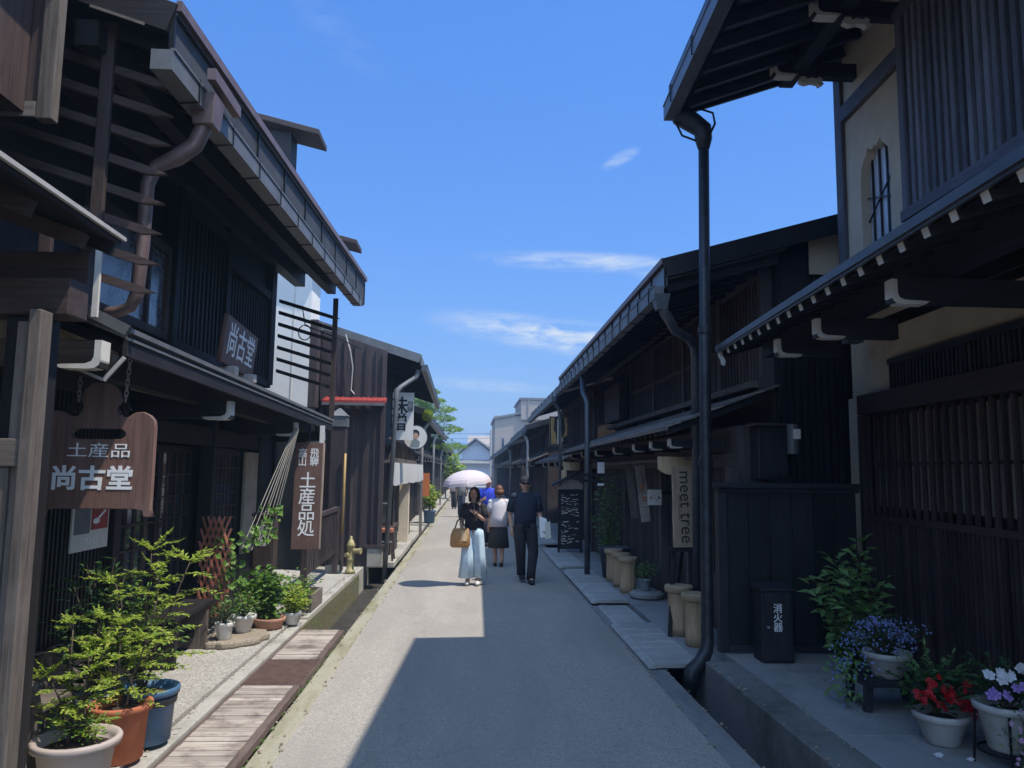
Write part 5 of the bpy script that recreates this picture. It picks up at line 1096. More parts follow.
def sapling(label, base, stems, leafm, spread, group, fr=(.22, 8, .045), per=7, low=.3, cat='sapling', droop=.35):
    """stems: list of (lean x, lean y, height)"""
    P = thing('potted_sapling', label, cat, base, group); st = MB(); lf = MB(); b = V(base)
    for lx, ly, h in stems:
        o = b+V((PR.uniform(-.04, .04), PR.uniform(-.04, .04), -.02)); pts = []
        for k in range(7):
            t = k/6; pts.append(o+V((lx*t**1.3+PR.uniform(-.012, .012), ly*t**1.3+PR.uniform(-.012, .012), h*t)))
        st.tube(pts, [.011*(1-.7*k/6) for k in range(7)], 6)
        for k in range(per):
            t = low+(1-low)*(k+.5)/per; p = lerp(pts[min(5, int(t*6))], pts[min(6, int(t*6)+1)], t*6-int(t*6)); a = k*2.4+PR.uniform(-.5, .5)
            L = fr[0]*PR.uniform(.7, 1.25)*(1.15-.5*t)*spread; d = V((math.cos(a), math.sin(a), PR.uniform(-.05, .4)))
            q = frond(lf, p+d*.02, d, L, fr[1], fr[2], droop)
            st.tube([p, q[len(q)//2], q[-1]], [.004, .0025, .001], 4)
        for k in range(4): frond(lf, pts[-1], V((PR.uniform(-1, 1), PR.uniform(-1, 1), .45)), fr[0]*.6*spread, fr[1], fr[2]*.8, droop)
    part('trunk', st, 'bark', P, smooth=True); part('foliage', lf, leafm, P); return P
def bush(name, label, base, rx, ry, h, n, leafm, ls, cat, group=None, lw=.45, stems=9, lift=.12, flower=None, nf=0, fr=.02, parent=None, z0=.15):
    P = parent or thing(name, label, cat, base, group); lf = MB(); st = MB(); b = V(base)
    tips = []
    for k in range(stems):
        a = k*2.4+PR.uniform(-.4, .4); r = math.sqrt((k+.5)/stems); e = b+V((rx*r*math.cos(a), ry*r*math.sin(a), h*(1-.45*r*r)*PR.uniform(.75, 1.08)))
        mid = b+V((rx*r*.35*math.cos(a), ry*r*.35*math.sin(a), (e.z-b.z)*.55)); pts = [b+V((PR.uniform(-.02, .02), PR.uniform(-.02, .02), 0)), mid, e]
        st.tube(pts, [.007, .005, .002], 5); tips.append(e)
        m = max(2, n//stems)
        for i in range(m):
            t = z0+(1-z0)*((i+PR.random())/m); p = lerp(lerp(pts[0], mid, t), lerp(mid, e, t), t)
            aa = i*2.4+k; d = V((math.cos(aa), math.sin(aa), PR.uniform(-.25, .6)))
            lf.leaf(p+d*PR.uniform(.0, lift), d+V((0, 0, PR.uniform(-.3, .3))), ls*PR.uniform(.6, 1.25), ls*lw*PR.uniform(.8, 1.2), V((PR.uniform(-.6, .6), PR.uniform(-.6, .6), 1)))
    part('stems', st, 'bark', P); part('foliage', lf, leafm, P)
    return P, tips
LG = 'potted plants by the left wall'
# near left pots
pot('flower_pot', 'large beige round pot nearest the camera on the left footpath', (-2.07, 4.4, .1), .265, .16, .2, 'beige_pot', LG, rim=.03)
sapling('feathery lime sapling in the nearest beige pot', (-2.08, 4.4, .36), [(-.06, .05, .60), (.06, -.03, .45), (.13, .06, .5), (-.13, 0, .35), (.02, .1, .62)], 'leaf_lime', .72, 'feathery saplings', per=10, low=.1, fr=(.2, 9, .042))
bush('leafy_sprigs', 'low green sprigs around the base of the nearest feathery sapling', (-2.06, 4.4, .35), .16, .16, .14, 240, 'leaf_mid', .035, 'plant', None, stems=12)
pot('flower_pot', 'orange terracotta pot between the beige pot and the blue pot', (-2.03, 4.82, .1), .32, .135, .165, 'terracotta', LG, rim=.018)
sapling('feathery sapling rising from the orange terracotta pot', (-2.03, 4.82, .38), [(-.02, .05, .5), (.08, .03, .42), (-.1, .05, .38)], 'leaf_lime', .78, 'feathery saplings', per=10, low=.15, fr=(.23, 9, .046))
pot('flower_pot', 'blue glazed pot with a dark band beside the board cover', (-1.99, 5.12, .1), .33, .14, .17, 'blue', LG, rim=.02)
part('dark_band', MB().lathe([(.1665, .235), (.1715, .275), (.1715, .28), (.1665, .236)], (-1.99, 5.12, .1), 32), 'dark_pot', [o for o in bpy.data.objects if o.get('label') == 'blue glazed pot with a dark band beside the board cover'][0], smooth=True)
sapling('tallest lime green sapling spreading over the blue pot', (-2.02, 5.12, .4), [(.04, .1, .7), (-.1, .25, .86), (.18, .15, .8), (-.25, .1, .66)], 'leaf_lime', 1.1, 'feathery saplings', per=12, low=.22, fr=(.29, 10, .052))
pot('flower_pot', 'grey green pot behind the orange pot', (-2.38, 5.15, .1), .28, .12, .15, 'grey_pot', LG)
pot('flower_pot', 'pale wide pot half hidden behind the saplings', (-2.24, 5.5, .1), .26, .14, .17, 'white_pot', LG)
bush('leafy_shrub', 'dark glossy shrub behind the lime saplings', (-2.40, 5.3, .3), .3, .3, .9, 520, 'leaf_dark', .085, 'shrub', None, stems=11, lw=.36)
bush('leafy_shrub', 'mid green leafy shrub in the pale pot behind the saplings', (-2.25, 5.55, .3), .28, .25, .72, 520, 'leaf_mid', .06, 'shrub', None, stems=11)
BE = thing('wooden_chair', 'old weathered wooden chair half hidden by the grey gate post', 'chair', (-2.5, 4.75, .1))
part('seat', MB().box(-2.75, -2.36, 4.55, 4.95, .42, .46), 'grey_x', BE, bevel=.008)
for x, y in ((-2.40, 4.58), (-2.40, 4.92), (-2.72, 4.58), (-2.72, 4.92)): part('leg', MB().beam((x, y, .42), (x+.03, y-.01, .1), .05, .045, up=(0, 1, 0)), 'grey_z', BE, bevel=.005)
part('armrest', MB().tube([(-2.72, 4.56, .62), (-2.5, 4.56, .62), (-2.40, 4.56, .58), (-2.37, 4.56, .44)], [.028]*4, 8), 'grey_x', BE, smooth=True)
LBN = thing('low_bench', 'low dark wooden bench against the shop front left of the stepping stone', 'bench', (-2.58, 7.2, .1))
part('seat', MB().box(-2.72, -2.44, 6.75, 7.72, .50, .54), 'dark_y', LBN, bevel=.005)
for yy in (6.85, 7.62): part('leg', MB().box(-2.70, -2.46, yy-.03, yy+.03, .1, .499), 'grey_z' if yy > 7 else 'dark_z', LBN, bevel=.004)
part('stretcher', MB().box(-2.60, -2.57, 6.881, 7.589, .2, .27), 'dark_y', LBN)
# middle left group
ss = MB(); n = 22
sp = [(.36*math.cos(2*math.pi*k/n)*(1+.12*math.sin(3.1*k)), .27*math.sin(2*math.pi*k/n)*(1+.1*math.cos(2.3*k))) for k in range(n)]
ca, sa = math.cos(1.1), math.sin(1.1)
ss.prism([(-2.28+a*ca-b*sa, 7.9+a*sa+b*ca) for a, b in sp], lambda a, b, d: V((a, b, d)), .1, .165)
solo('stepping_stone', ss, 'stone', 'flat tan stepping stone under the small white pots', 'stone', (-2.28, 7.9, .1), bevel=.02)
pot('flower_pot', 'small plain white pot on the front of the stepping stone', (-2.33, 7.72, .165), .16, .065, .085, 'white_pot', LG, rim=.012)
bush('small_plant', 'small dark upright plant in the front white pot', (-2.33, 7.72, .3), .1, .1, .22, 130, 'leaf_dark', .06, 'plant', stems=8, lw=.35)
pot('flower_pot', 'flared cream pot behind the small white pot', (-2.25, 8.05, .165), .17, .07, .12, 'white_pot', LG, rim=.014)
bush('small_plant', 'spreading light green plant in the flared cream pot', (-2.25, 8.05, .32), .2, .18, .25, 260, 'leaf_mid', .05, 'plant', stems=9)
pot('flower_pot', 'low terracotta bowl behind the stepping stone', (-2.12, 8.55, .1), .12, .13, .165, 'terra_old', LG, rim=.014)
bush('morning_glory', 'climbing heart leaved vine in the low terracotta bowl', (-2.2, 8.6, .2), .28, .22, .62, 520, 'leaf_mid', .085, 'plant', stems=13, lw=.85, z0=.05)
pot('flower_pot', 'small pale pot with the bright green plant nearest the wooden box', (-1.93, 8.8, .1), .13, .07, .1, 'white_pot', LG, rim=.01)
bush('small_plant', 'bright green leafy plant in the small pale pot by the gutter', (-1.93, 8.8, .2), .2, .2, .34, 420, 'leaf_lime', .06, 'plant', stems=12, lw=.5)
bush('small_plant', 'rounded green plant between the terracotta bowl and the wooden box', (-2.0, 9.25, .12), .24, .24, .5, 560, 'leaf_mid', .06, 'plant', stems=13, lw=.55)
WBX = thing('planter_box', 'empty grey wooden box at the footpath edge behind the green plants', 'planter', (-1.86, 9.75, .1))
part('sides', MB().box(-2.08, -1.86, 9.45, 9.475, .1, .3).box(-2.08, -1.86, 10.12, 10.145, .1, .3).box(-2.08, -2.055, 9.476, 10.119, .1, .3).box(-1.885, -1.86, 9.476, 10.119, .1, .3), 'grey_y', WBX)
part('soil', MB().box(-2.054, -1.886, 9.477, 10.118, .1, .27), 'soil', WBX)
TL = thing('trellis', 'coral red diamond lattice trellis standing against the shop front', 'trellis', (-2.58, 8.1, .3))
tb = MB()
for k in range(-7, 8):
    for q in (-1, 1):
        x0 = -2.58+k*.055; pts = [(x0+q*.36*t, .3+1.0*t) for t in [m_/24 for m_ in range(25)]]
        pts = [p for p in pts if -2.74 <= p[0] <= -2.42]
        if len(pts) > 2: tb.beam((pts[0][0], 8.1+q*.006, pts[0][1]), (pts[-1][0], 8.1+q*.006, pts[-1][1]), .02, .01, up=(0, 1, 0))
part('slats', tb, 'coral', TL)
VS = thing('climbing_strings', 'bundle of grey strings fanning down from the white beam end to the trellis', 'strings', (-2.25, 8.7, .6))
for k in range(7): part('string', MB().tube([(-2.04+.008*k, 9.0-.0*k, 2.26), (-2.3+.012*k, 8.05+.14*k, .98-.02*(k % 3))], .005, 5), 'rope', VS)
iv = MB(); ir = random.Random(8)
for k in range(7):
    a, b = V((-2.04+.008*k, 9.0, 2.26)), V((-2.3+.012*k, 8.05+.14*k, .98))
    for i in range(9):
        p = lerp(b, a, ir.uniform(0, .33)); iv.leaf(p, (ir.uniform(-.3, 1), ir.uniform(-1, 1), ir.uniform(-1, .1)), ir.uniform(.05, .09), .07, V((1, -.5, ir.uniform(0, .6))))
for k in range(60):
    iv.leaf((ir.uniform(-2.6, -2.35), ir.uniform(8.0, 8.3), ir.uniform(.35, 1.15)), (ir.uniform(.1, 1), ir.uniform(-1, 1), ir.uniform(-1, .3)), ir.uniform(.05, .1), .075, V((1, -.6, ir.uniform(0, .7))))
solo('trellis_vine', iv, 'leaf_mid', 'green vine leaves climbing the coral trellis and its strings', 'vine', (-2.4, 8.5, .3))
# far left greenery
pot('flower_pot', 'far blue pot below the orange banner', (-1.3, 25.0, .1), .4, .16, .2, 'blue', None)
bush('leafy_shrub', 'bright far shrub in the blue pot below the orange banner', (-1.3, 25.0, .45), .3, .3, 1.0, 500, 'leaf_lime', .14, 'shrub', stems=12)
bush('leafy_shrub', 'far lime shrub overhanging the street behind the parasol', (-1.0, 46.0, .1), .7, .7, 2.9, 700, 'leaf_lime', .3, 'shrub', stems=12, z0=.55)
# pine behind the left row
PT_ = thing('garden_tree', 'layered bright green tree rising behind the far left roofs', 'tree', (-2.6, 38, 0)); tk = MB(); pf = MB(); pr = random.Random(9)
tp = [V((-2.6, 38, -.4)), V((-2.5, 38, 2)), V((-2.2, 38, 3.6)), V((-2.3, 38, 5.4))]; tk.tube(tp, [.16, .13, .1, .04], 8)
for z, x, r in ((2.9, -1.2, .85), (3.35, -2.0, .7), (3.75, -1.35, .8), (4.25, -1.75, .85), (4.7, -1.6, .7), (5.1, -2.2, .75), (5.5, -2.2, .5), (4.0, -2.9, .8), (4.9, -2.9, .7)):
    c = V((x, 38+pr.uniform(-.6, .6), z)); tk.tube([V((-2.3, 38, z-.3)), c], [.05, .015], 5)
    for k in range(650):
        a = pr.uniform(0, 6.28); q = math.sqrt(pr.random())*r*1.12; p = c+V((q*math.cos(a), q*math.sin(a), pr.uniform(-.3, .34)*(1.15-q/r)))
        pf.leaf(p, (math.cos(a), math.sin(a), pr.uniform(-.1, .9)), pr.uniform(.1, .2), .07, V((pr.uniform(-1, 1), pr.uniform(-1, 1), 1)))
part('trunk', tk, 'bark', PT_); part('crown', pf, 'pine', PT_)

# right shade plants
bush('leafy_shrub', 'tall mid green broad leaved shrub in the shade beside the dark extinguisher box', (3.2, 6.45, .15), .36, .3, 1.2, 620, 'leaf_shade', .11, 'shrub', stems=13, lw=.52, lift=.06, z0=.1)
TS = thing('low_stool', 'low dark stepped wooden stool under the blue flower bowl', 'stool', (3.02, 5.6, .146))
part('seat', MB().box(2.78, 3.28, 5.42, 5.82, .325, .35), 'r_x', TS, bevel=.004)
for x, y in ((2.83, 5.5), (3.22, 5.46), (2.83, 5.76), (3.22, 5.76)): part('leg', MB().beam((x, y, .324), (x+(.03 if x > 3 else -.02), y-.01, .146), .05, .05, up=(0, 1, 0)), 'r_z', TS)
P = pot('flower_pot', 'pale round bowl of blue flowers standing on the low dark stool', (3.04, 5.62, .35), .18, .1, .155, 'bowl_pot', 'flower bowls on the right footpath', rim=.018)
LB, _t = bush('lobelia', 'mass of tiny blue lobelia flowers spilling from the pale bowl', (3.0, 5.6, .5), .38, .28, .3, 700, 'leaf_dark', .035, 'flowers', stems=14, lift=.06, z0=.0)
fl = MB()
for k in range(560):
    a = PR.uniform(0, 6.28); q = math.sqrt(PR.random()); x = 2.9+.3*q*math.cos(a); y = 5.55+.26*q*math.sin(a); z = .62+.17*(1-q*q)-.5*max(0, (2.9-x))/.25*PR.random()-.05*PR.random()
    if PR.random() < .1: x = PR.uniform(2.98, 3.3); z = .66+.1*PR.random(); y = PR.uniform(5.45, 5.75)
    fl.petal5((x, y, z), (PR.uniform(-.6, .6), -1, PR.uniform(.2, 1)), PR.uniform(.006, .010))
part('blossoms', fl, 'fl_blue', LB)
tr = MB()
for k in range(90):
    x = PR.uniform(2.62, 2.86); tr.leaf((x, PR.uniform(5.5, 5.8), PR.uniform(.2, .5)), (PR.uniform(-1, .6), -.6, PR.uniform(-1, .4)), .05, .035)
solo('trailing_vine', tr, 'leaf_shade', 'green leaves trailing below the blue lobelia', 'vine', (2.72, 5.6, .15))
pot('flower_pot', 'pale round bowl holding the red flowers on the paving', (2.96, 4.86, .148), .19, .1, .155, 'bowl_pot', 'flower bowls on the right footpath', rim=.02)
RF, _t = bush('red_flowers', 'red flowers with dark leaves in the pale bowl on the paving', (2.93, 4.86, .33), .22, .2, .28, 260, 'leaf_dark', .075, 'flowers', stems=10, lw=.55)
fl = MB()
for x, z, n in ((2.78, .47, 16), (2.93, .49, 18), (2.93, .43, 12), (3.03, .42, 14), (3.06, .40, 8), (2.84, .55, 6), (3.05, .52, 6)):
    for k in range(n): fl.petal5((x+PR.gauss(0, .018), 4.72+PR.uniform(-.04, .06), z+PR.gauss(0, .02)), (PR.uniform(-.7, .7), -1, PR.uniform(-.2, .9)), PR.uniform(.016, .026))
part('blossoms', fl, 'fl_red', RF)
FN = thing('fern', 'small green fern behind the red flowers', 'fern', (3.05, 5.1, .3)); lf = MB()
for k in range(9): a = k*.7; frond(lf, (3.02, 5.05, .4), (math.cos(a)*.8, math.sin(a)*.6-.2, 1.0), .3, 10, .06, .6)
part('fronds', lf, 'leaf_shade', FN)
IS = thing('plant_stand', 'thin black iron stand holding the pot of white and violet flowers', 'stand', (3.1, 4.46, .148))
part('ring', MB().tube([(3.1+.15*math.cos(t), 4.46+.15*math.sin(t), .24) for t in [2*math.pi*k/20 for k in range(21)]], .008, 6, cap=False), 'iron', IS)
for a in (.6, 2.5, 4.2, 5.4): part('leg', MB().tube([(3.1+.15*math.cos(a), 4.46+.15*math.sin(a), .5), (3.1+.17*math.cos(a), 4.46+.17*math.sin(a), .148)], .008, 6), 'iron', IS)
pot('flower_pot', 'tall pale pot with a white rim on the iron stand at the picture corner', (3.1, 4.46, .245), .26, .10, .155, 'bowl_pot', 'flower bowls on the right footpath', rim=.022)
VF, _t = bush('periwinkle', 'white and violet periwinkle flowers in the pot on the iron stand', (3.1, 4.46, .48), .24, .2, .26, 320, 'leaf_dark', .06, 'flowers', stems=11, lw=.5)
for m, pts in (('fl_white', [(2.90, .70), (2.97, .71), (3.03, .69), (3.09, .735), (3.12, .72), (2.98, .67), (3.16, .7)]), ('fl_violet', [(3.08, .63), (3.12, .64), (3.15, .66), (3.01, .585), (2.93, .59), (3.17, .60)])):
    fl = MB()
    for x, z in pts:
        for k in range(3): fl.petal5((x+PR.gauss(0, .008), 4.30+PR.uniform(-.02, .02), z+PR.gauss(0, .006)), (PR.uniform(-.4, .4), -1, PR.uniform(.0, .8)), PR.uniform(.024, .034))
    part('blossoms', fl, m, VF)
PF, _t = bush('small_pink_flowers', 'trailing small pink flowers at the lower right corner', (3.12, 4.25, .2), .2, .14, .34, 420, 'leaf_shade', .03, 'flowers', stems=12, z0=.05)
fl = MB()
for k in range(60): fl.petal5((PR.uniform(2.92, 3.3), PR.uniform(4.08, 4.2), PR.uniform(.18, .56)), (PR.uniform(-.5, .5), -1, PR.uniform(0, .8)), PR.uniform(.011, .017))
part('blossoms', fl, 'fl_pink', PF)
for x, y, r, lab in ((2.78, 4.62, .03, 'fallen white flower lying nearer the kerb'), (2.93, 4.55, .022, 'smaller fallen petal lying under the red flower bowl')):
    mb = MB(); mb.petal5((x, y, .156), (.1, -.2, 1), r); mb.petal5((x+.01, y, .162), (-.2, -.3, 1), r*.8); solo('fallen_flower', mb, 'fl_white', lab, 'flower', (x, y, .15), 'fallen flowers')
# right far pots
pot('flower_pot', 'dark square planter behind the trio of log stools', (2.42, 13.0, .05), .5, .2, .26, 'dark_pot', None, sides=20)
bush('climbing_plant', 'tall narrow green climber beside the dark planter', (2.5, 13.9, .1), .28, .2, 1.75, 620, 'leaf_shade', .1, 'plant', stems=11, z0=.1)
solo('round_stone', MB().lathe([(.2, 0), (.24, .03), (.24, .07), (.2, .1), (.01, .105)], (2.48, 10.9, .05), 24), 'slab', 'flat round grey stone in front of the nearest trio stool', 'stone', (2.48, 10.9, .05), smooth=False)
pot('flower_pot', 'small pale blue pot on the flat round stone', (2.46, 10.9, .155), .17, .06, .08, 'grey_pot', None, rim=.01)
bush('small_plant', 'soft green plant in the small pale blue pot by the stools', (2.46, 10.9, .3), .16, .14, .28, 260, 'leaf_shade', .05, 'plant', stems=9)

gr_ = MB(); lr = random.Random(31)
for k in range(900):
    y = lr.uniform(3.5, 22); x = lr.choice([-1.19, -1.33, -1.86, 1.64, 1.81, 2.12, 2.34])+lr.gauss(0, .018); z = .004
    if -1.9 < x < -1.8: x = -1.90-abs(lr.gauss(0, .02)); z = .102
    if x > 2.05:
        if y > 6.8: continue
        z = .154
    L = lr.uniform(.006, .016); a = lr.uniform(0, 3.1); gr_.hexa([V((x+L*math.cos(a+q*1.57), y+L*math.sin(a+q*1.57), z)) for q in range(4)]+[V((x+L*.6*math.cos(a+q*1.57), y+L*.6*math.sin(a+q*1.57), z+L*.6)) for q in range(4)])
o = link('grit', gr_.mesh('grit'), 'stone'); o['kind'] = 'stuff'
mt = MB()
for k in range(420):
    y = lr.uniform(8.8, 13.5) if k % 3 else lr.uniform(4, 9); x = (-1.83 if k % 3 else -1.348)+lr.uniform(-.008, .012); z = lr.uniform(-.2, .02) if k % 3 else .0
    mt.leaf((x, y, z), (lr.uniform(.1, 1), lr.uniform(-1, 1), lr.uniform(.3, 1)), lr.uniform(.015, .04), .012)
o = link('moss_tufts', mt.mesh('moss_tufts'), 'leaf_mid'); o['kind'] = 'stuff'
# ================================================================== PEOPLE
def skin_mesh(verts, edges, radii, root=0, name='body', sub=2):
    me = bpy.data.meshes.new(name); me.from_pydata([V(v) for v in verts], edges, [])
    o = bpy.data.objects.new(name, me); COL.objects.link(o)
    o.modifiers.new('skin', 'SKIN'); sl = me.skin_vertices[0].data
    for i, r in enumerate(radii): sl[i].radius = (r, r) if not isinstance(r, tuple) else r; sl[i].use_root = (i == root)
    sb = o.modifiers.new('sub', 'SUBSURF'); sb.levels = sub; sb.render_levels = sub
    dg = bpy.context.evaluated_depsgraph_get(); out = bpy.data.meshes.new_from_object(o.evaluated_get(dg)); bpy.data.objects.remove(o); bpy.data.meshes.remove(me)
    for p in out.polygons: p.use_smooth = True
    return out
def ellipsoid(mb, c, rx, ry, rz, n=18, k=12):
    c = V(c); vs = [c+V((0, 0, -rz))]
    for i in range(1, k):
        t = -math.pi/2+math.pi*i/k
        for j in range(n): a = 2*math.pi*j/n; vs.append(c+V((rx*math.cos(t)*math.cos(a), ry*math.cos(t)*math.sin(a), rz*math.sin(t))))
    vs.append(c+V((0, 0, rz))); fs = [(0, 1+(j+1) % n, 1+j) for j in range(n)]
    fs += [(1+i*n+j, 1+i*n+(j+1) % n, 1+(i+1)*n+(j+1) % n, 1+(i+1)*n+j) for i in range(k-2) for j in range(n)]
    fs += [(1+(k-2)*n+j, 1+(k-2)*n+(j+1) % n, len(vs)-1) for j in range(n)]
    mb.add(vs, fs); return mb
def hand_tubes(mb, w, d, s, side):
    """palm and five bent fingers at wrist w pointing along d"""
    d = V(d).normalized(); a = V((side*.25, -1, 0)); a = (a-d*a.dot(d)).normalized(); b = d.cross(a)
    p = V(w); mb.loft if False else None
    mb.tube([p-d*.02*s, p+d*.03*s, p+d*.085*s], [.024*s, .036*s, .033*s], 8)
    for i, L in enumerate((.068, .078, .072, .056)):
        o = p+d*.075*s+a*(.026-.0175*i)*s; k1 = o+d*L*.5*s+b*.008*s; k2 = k1+(d*.8+b*.6).normalized()*L*.5*s; mb.tube([o-d*.02*s, k1, k2], [.0095*s, .009*s, .0075*s], 6)
    o = p+d*.02*s+a*.03*s; mb.tube([o, o+(d*.6+a*.8)*.035*s, o+(d*.6+a*.8)*.035*s+d*.03*s], [.011*s, .0105*s, .008*s], 6)
def person(label, foot, h, yaw, joints, cloth, face=True):
    """joints in body space (x = person's left to right as seen from the front is -x, y forward), height units of metres for h = 1.65"""
    s = h/1.65; H = thing('person', label, 'person', foot); MT_ = Matrix.Translation(V(foot)) @ Matrix.Rotation(yaw, 4, 'Z') @ Matrix.Scale(s, 4)
    J = {k: V(v) for k, v in joints.items()}
    names = ['pelvis', 'waist', 'chest', 'neck', 'head0', 'head1']; vs = [J['pelvis'], J['waist'], J['chest'], J['neck'], J['neck']+V((0, .01, .06)), J['head']]
    rad = [.12, .105, .125, .05, .048, .092]; ed = [(0, 1), (1, 2), (2, 3), (3, 4), (4, 5)]
    for sd in 'LR':
        b = len(vs); vs += [J['sh'+sd], J['el'+sd], J['wr'+sd]]; rad += [.055, .042, .028]; ed += [(2, b), (b, b+1), (b+1, b+2)]
        b = len(vs); vs += [J['hip'+sd], J['kn'+sd], J['an'+sd], J['to'+sd]]; rad += [.085, .06, .042, .035]; ed += [(0, b), (b, b+1), (b+1, b+2), (b+2, b+3)]
    me = skin_mesh(vs, ed, rad)
    mb = MB(); hd = J['head']; ellipsoid(mb, hd, .078, .094, .112)      # skull, nose, ears, hands joined into the one body mesh
    if face:
        mb.add([hd+V((-.014, .085, -.02)), hd+V((.014, .085, -.02)), hd+V((0, .115, -.025)), hd+V((0, .09, .025))], [(0, 1, 2), (0, 2, 3), (1, 3, 2)])
    for q in (-1, 1): ellipsoid(mb, hd+V((q*.08, 0, -.005)), .012, .02, .03, 8, 6)
    for sd, q in (('L', 1), ('R', -1)): hand_tubes(mb, J['wr'+sd], (J['wr'+sd]-J['el'+sd]), 1.0, q)
    bm = bmesh.new(); bm.from_mesh(me); me2 = mb.mesh('h', smooth=True); bm.from_mesh(me2); bm.to_mesh(me); bm.free()
    for p in me.polygons: p.use_smooth = True
    def put(name, m_, mat_, smooth=True):
        if isinstance(m_, MB): m_ = m_.mesh(name, smooth=smooth)
        m_.transform(Matrix.Translation(-V(foot)) @ MT_); return link(name, m_, mat_, H)
    put('body', me, 'skin')
    if face:
        fm = MB()
        for q in (-1, 1): ellipsoid(fm, hd+V((q*.03, .083, .008)), .012, .01, .007, 8, 6)
        put('eyes', fm, 'ink'); put('mouth', ellipsoid(MB(), hd+V((0, .088, -.055)), .022, .008, .006, 8, 6), 'fl_red')
    for name, m_, mt in cloth(J): put(name, m_, mt)
    return H, MT_
def lofts(*rings, n=18, fold=0., nf=9): return MB().loft([(c, a, b, y) for c, a, b, y in rings], n, True, fold, nf)
def sleeve(mb, a, b, r0, r1):
    inn = V((a.x*.62, a.y, a.z+.015)); ellipsoid(mb, V((a.x*.93, a.y, a.z+.004)), r0*.82, r0*.82, r0*.72, 12, 8)
    return mb.tube([inn, V((a.x*.9, a.y, a.z)), lerp(a, b, .4), b], [r0*.8, r0*.78, r0*.8, r1*.82], 12)
def hairdo(hd, m, back=.0, bob=0):
    mb = MB(); ellipsoid(mb, hd+V((0, -.018, .022)), .09, .1, .108)
    if bob:
        for k in range(46):
            a = math.pi*.12+math.pi*1.76*k/45-math.pi*.38-math.pi/2+math.pi*.0; 
            p = hd+V((.085*math.cos(a-.5), -.02+.09*math.sin(a-.5), .03))
            if p.y > hd.y+.055: continue
            mb.tube([p, p+V((0, -.008, -.07)), p+V((0, -.0, -bob))], [.018, .02, .01], 6)
    return ('hair', mb, m)
# woman with the parasol, facing the camera (yaw pi)
JW = dict(pelvis=(0, 0, .9), waist=(0, 0, 1.04), chest=(0, 0, 1.24), neck=(0, .0, 1.385), head=(.0, .015, 1.53), shL=(.165, 0, 1.31), elL=(.21, .02, 1.06), wrL=(.17, .14, .86), shR=(-.165, 0, 1.31), elR=(-.2, .06, 1.08), wrR=(-.07, .17, 1.2),
          hipL=(.085, 0, .86), knL=(.09, .05, .48), anL=(.09, -.02, .09), toL=(.09, .1, .04), hipR=(-.085, 0, .86), knR=(-.085, .0, .48), anR=(-.08, -.04, .09), toR=(-.08, .08, .04))
def cloth_w(J):
    sh = lofts((V((0, 0, .93)), .165, .125, 0), (V((0, 0, 1.05)), .155, .115, 0), (V((0, 0, 1.2)), .175, .125, 0), (V((0, 0, 1.3)), .17, .105, 0), (V((0, 0, 1.35)), .125, .08, 0), (V((0, 0, 1.385)), .065, .06, 0), fold=.02)
    for q in 'LR': sleeve(sh, J['sh'+q], lerp(J['sh'+q], J['el'+q], .75), .085, .095)
    leg = MB()
    for q in (1, -1):
        st = .06*q; leg.loft([(V((q*.065, 0, .96)), .09, .11, 0), (V((q*.08, 0, .84)), .1, .12, 0), (V((q*.095, st*.6, .5)), .105, .115, 0), (V((q*.105, st, .13)), .125, .13, 0)], 28, True, .13, 7)
    shoe = MB()
    for q in (1, -1): ellipsoid(shoe, V((q*.09, .05, .04)), .045, .125, .04)
    return [('shirt', sh, 'cloth_black'), ('trousers', leg, 'denim'), ('shoes', shoe, 'white_pot'), hairdo(J['head'], 'hair', bob=.16)]
W1, WM = person('woman in black top and wide pale blue trousers walking under a pale parasol', (.06, 12.42, 0), 1.53, math.pi-.15, JW, cloth_w)
# parasol held in her right hand
pc = WM @ V((-.08, .2, 0)); px_, py_ = pc.x+.09, pc.y; tx, ty, tz = -.02, py_+.02, 1.80
PA = thing('parasol', 'open pale pink white parasol held over the walking woman', 'parasol', (tx, ty, 1.0))
n = 8; k = 7; vs = []
for i in range(k+1):
    t = i/k; r = .385*math.sin(t*math.pi/2*.98); z = tz-.225*(1-math.cos(t*math.pi/2))
    for j in range(n*4):
        a = 2*math.pi*j/(n*4); f = (j % 4)/4; sag = 1-.055*math.sin(math.pi*f)*t
        vs.append(V((tx+r*sag*math.cos(a), ty+r*sag*math.sin(a), z+.012*math.sin(math.pi*f)*t*t)))
mb = MB(); m4 = n*4; mb.add(vs, [(i*m4+j, i*m4+(j+1) % m4, (i+1)*m4+(j+1) % m4, (i+1)*m4+j) for i in range(k) for j in range(m4)])
tiltm = Matrix.Translation((tx, ty, 1.3)) @ Matrix.Rotation(math.radians(-7), 4, 'Y') @ Matrix.Rotation(math.radians(4), 4, 'X') @ Matrix.Translation((-tx, -ty, -1.3))
for q in range(len(mb.v)): mb.v[q] = tiltm @ mb.v[q]
o = part('canopy', mb, 'parasol', PA); md = o.modifiers.new('thick', 'SOLIDIFY'); md.thickness = .003
hand = WM @ V(JW['wrR']); top = tiltm @ V((tx, ty, tz+.04))
part('shaft', MB().tube([top, lerp(top, hand, .5), hand+V((0, 0, -.06))], .006, 8), 'steel', PA); part('handle', MB().tube([hand+V((0, -.02, .06)), hand+V((0, -.03, -.1))], .013, 8), 'brown_z', PA)
for j in range(8):
    a = 2*math.pi*j/8; pts = [tiltm @ V((tx+.385*math.sin(t*math.pi/2*.98)*math.cos(a), ty+.385*math.sin(t*math.pi/2*.98)*math.sin(a), tz-.006-.225*(1-math.cos(t*math.pi/2)))) for t in (0.02, .25, .5, .75, 1)]
    part('rib', MB().tube(pts, .0035, 5), 'steel', PA)
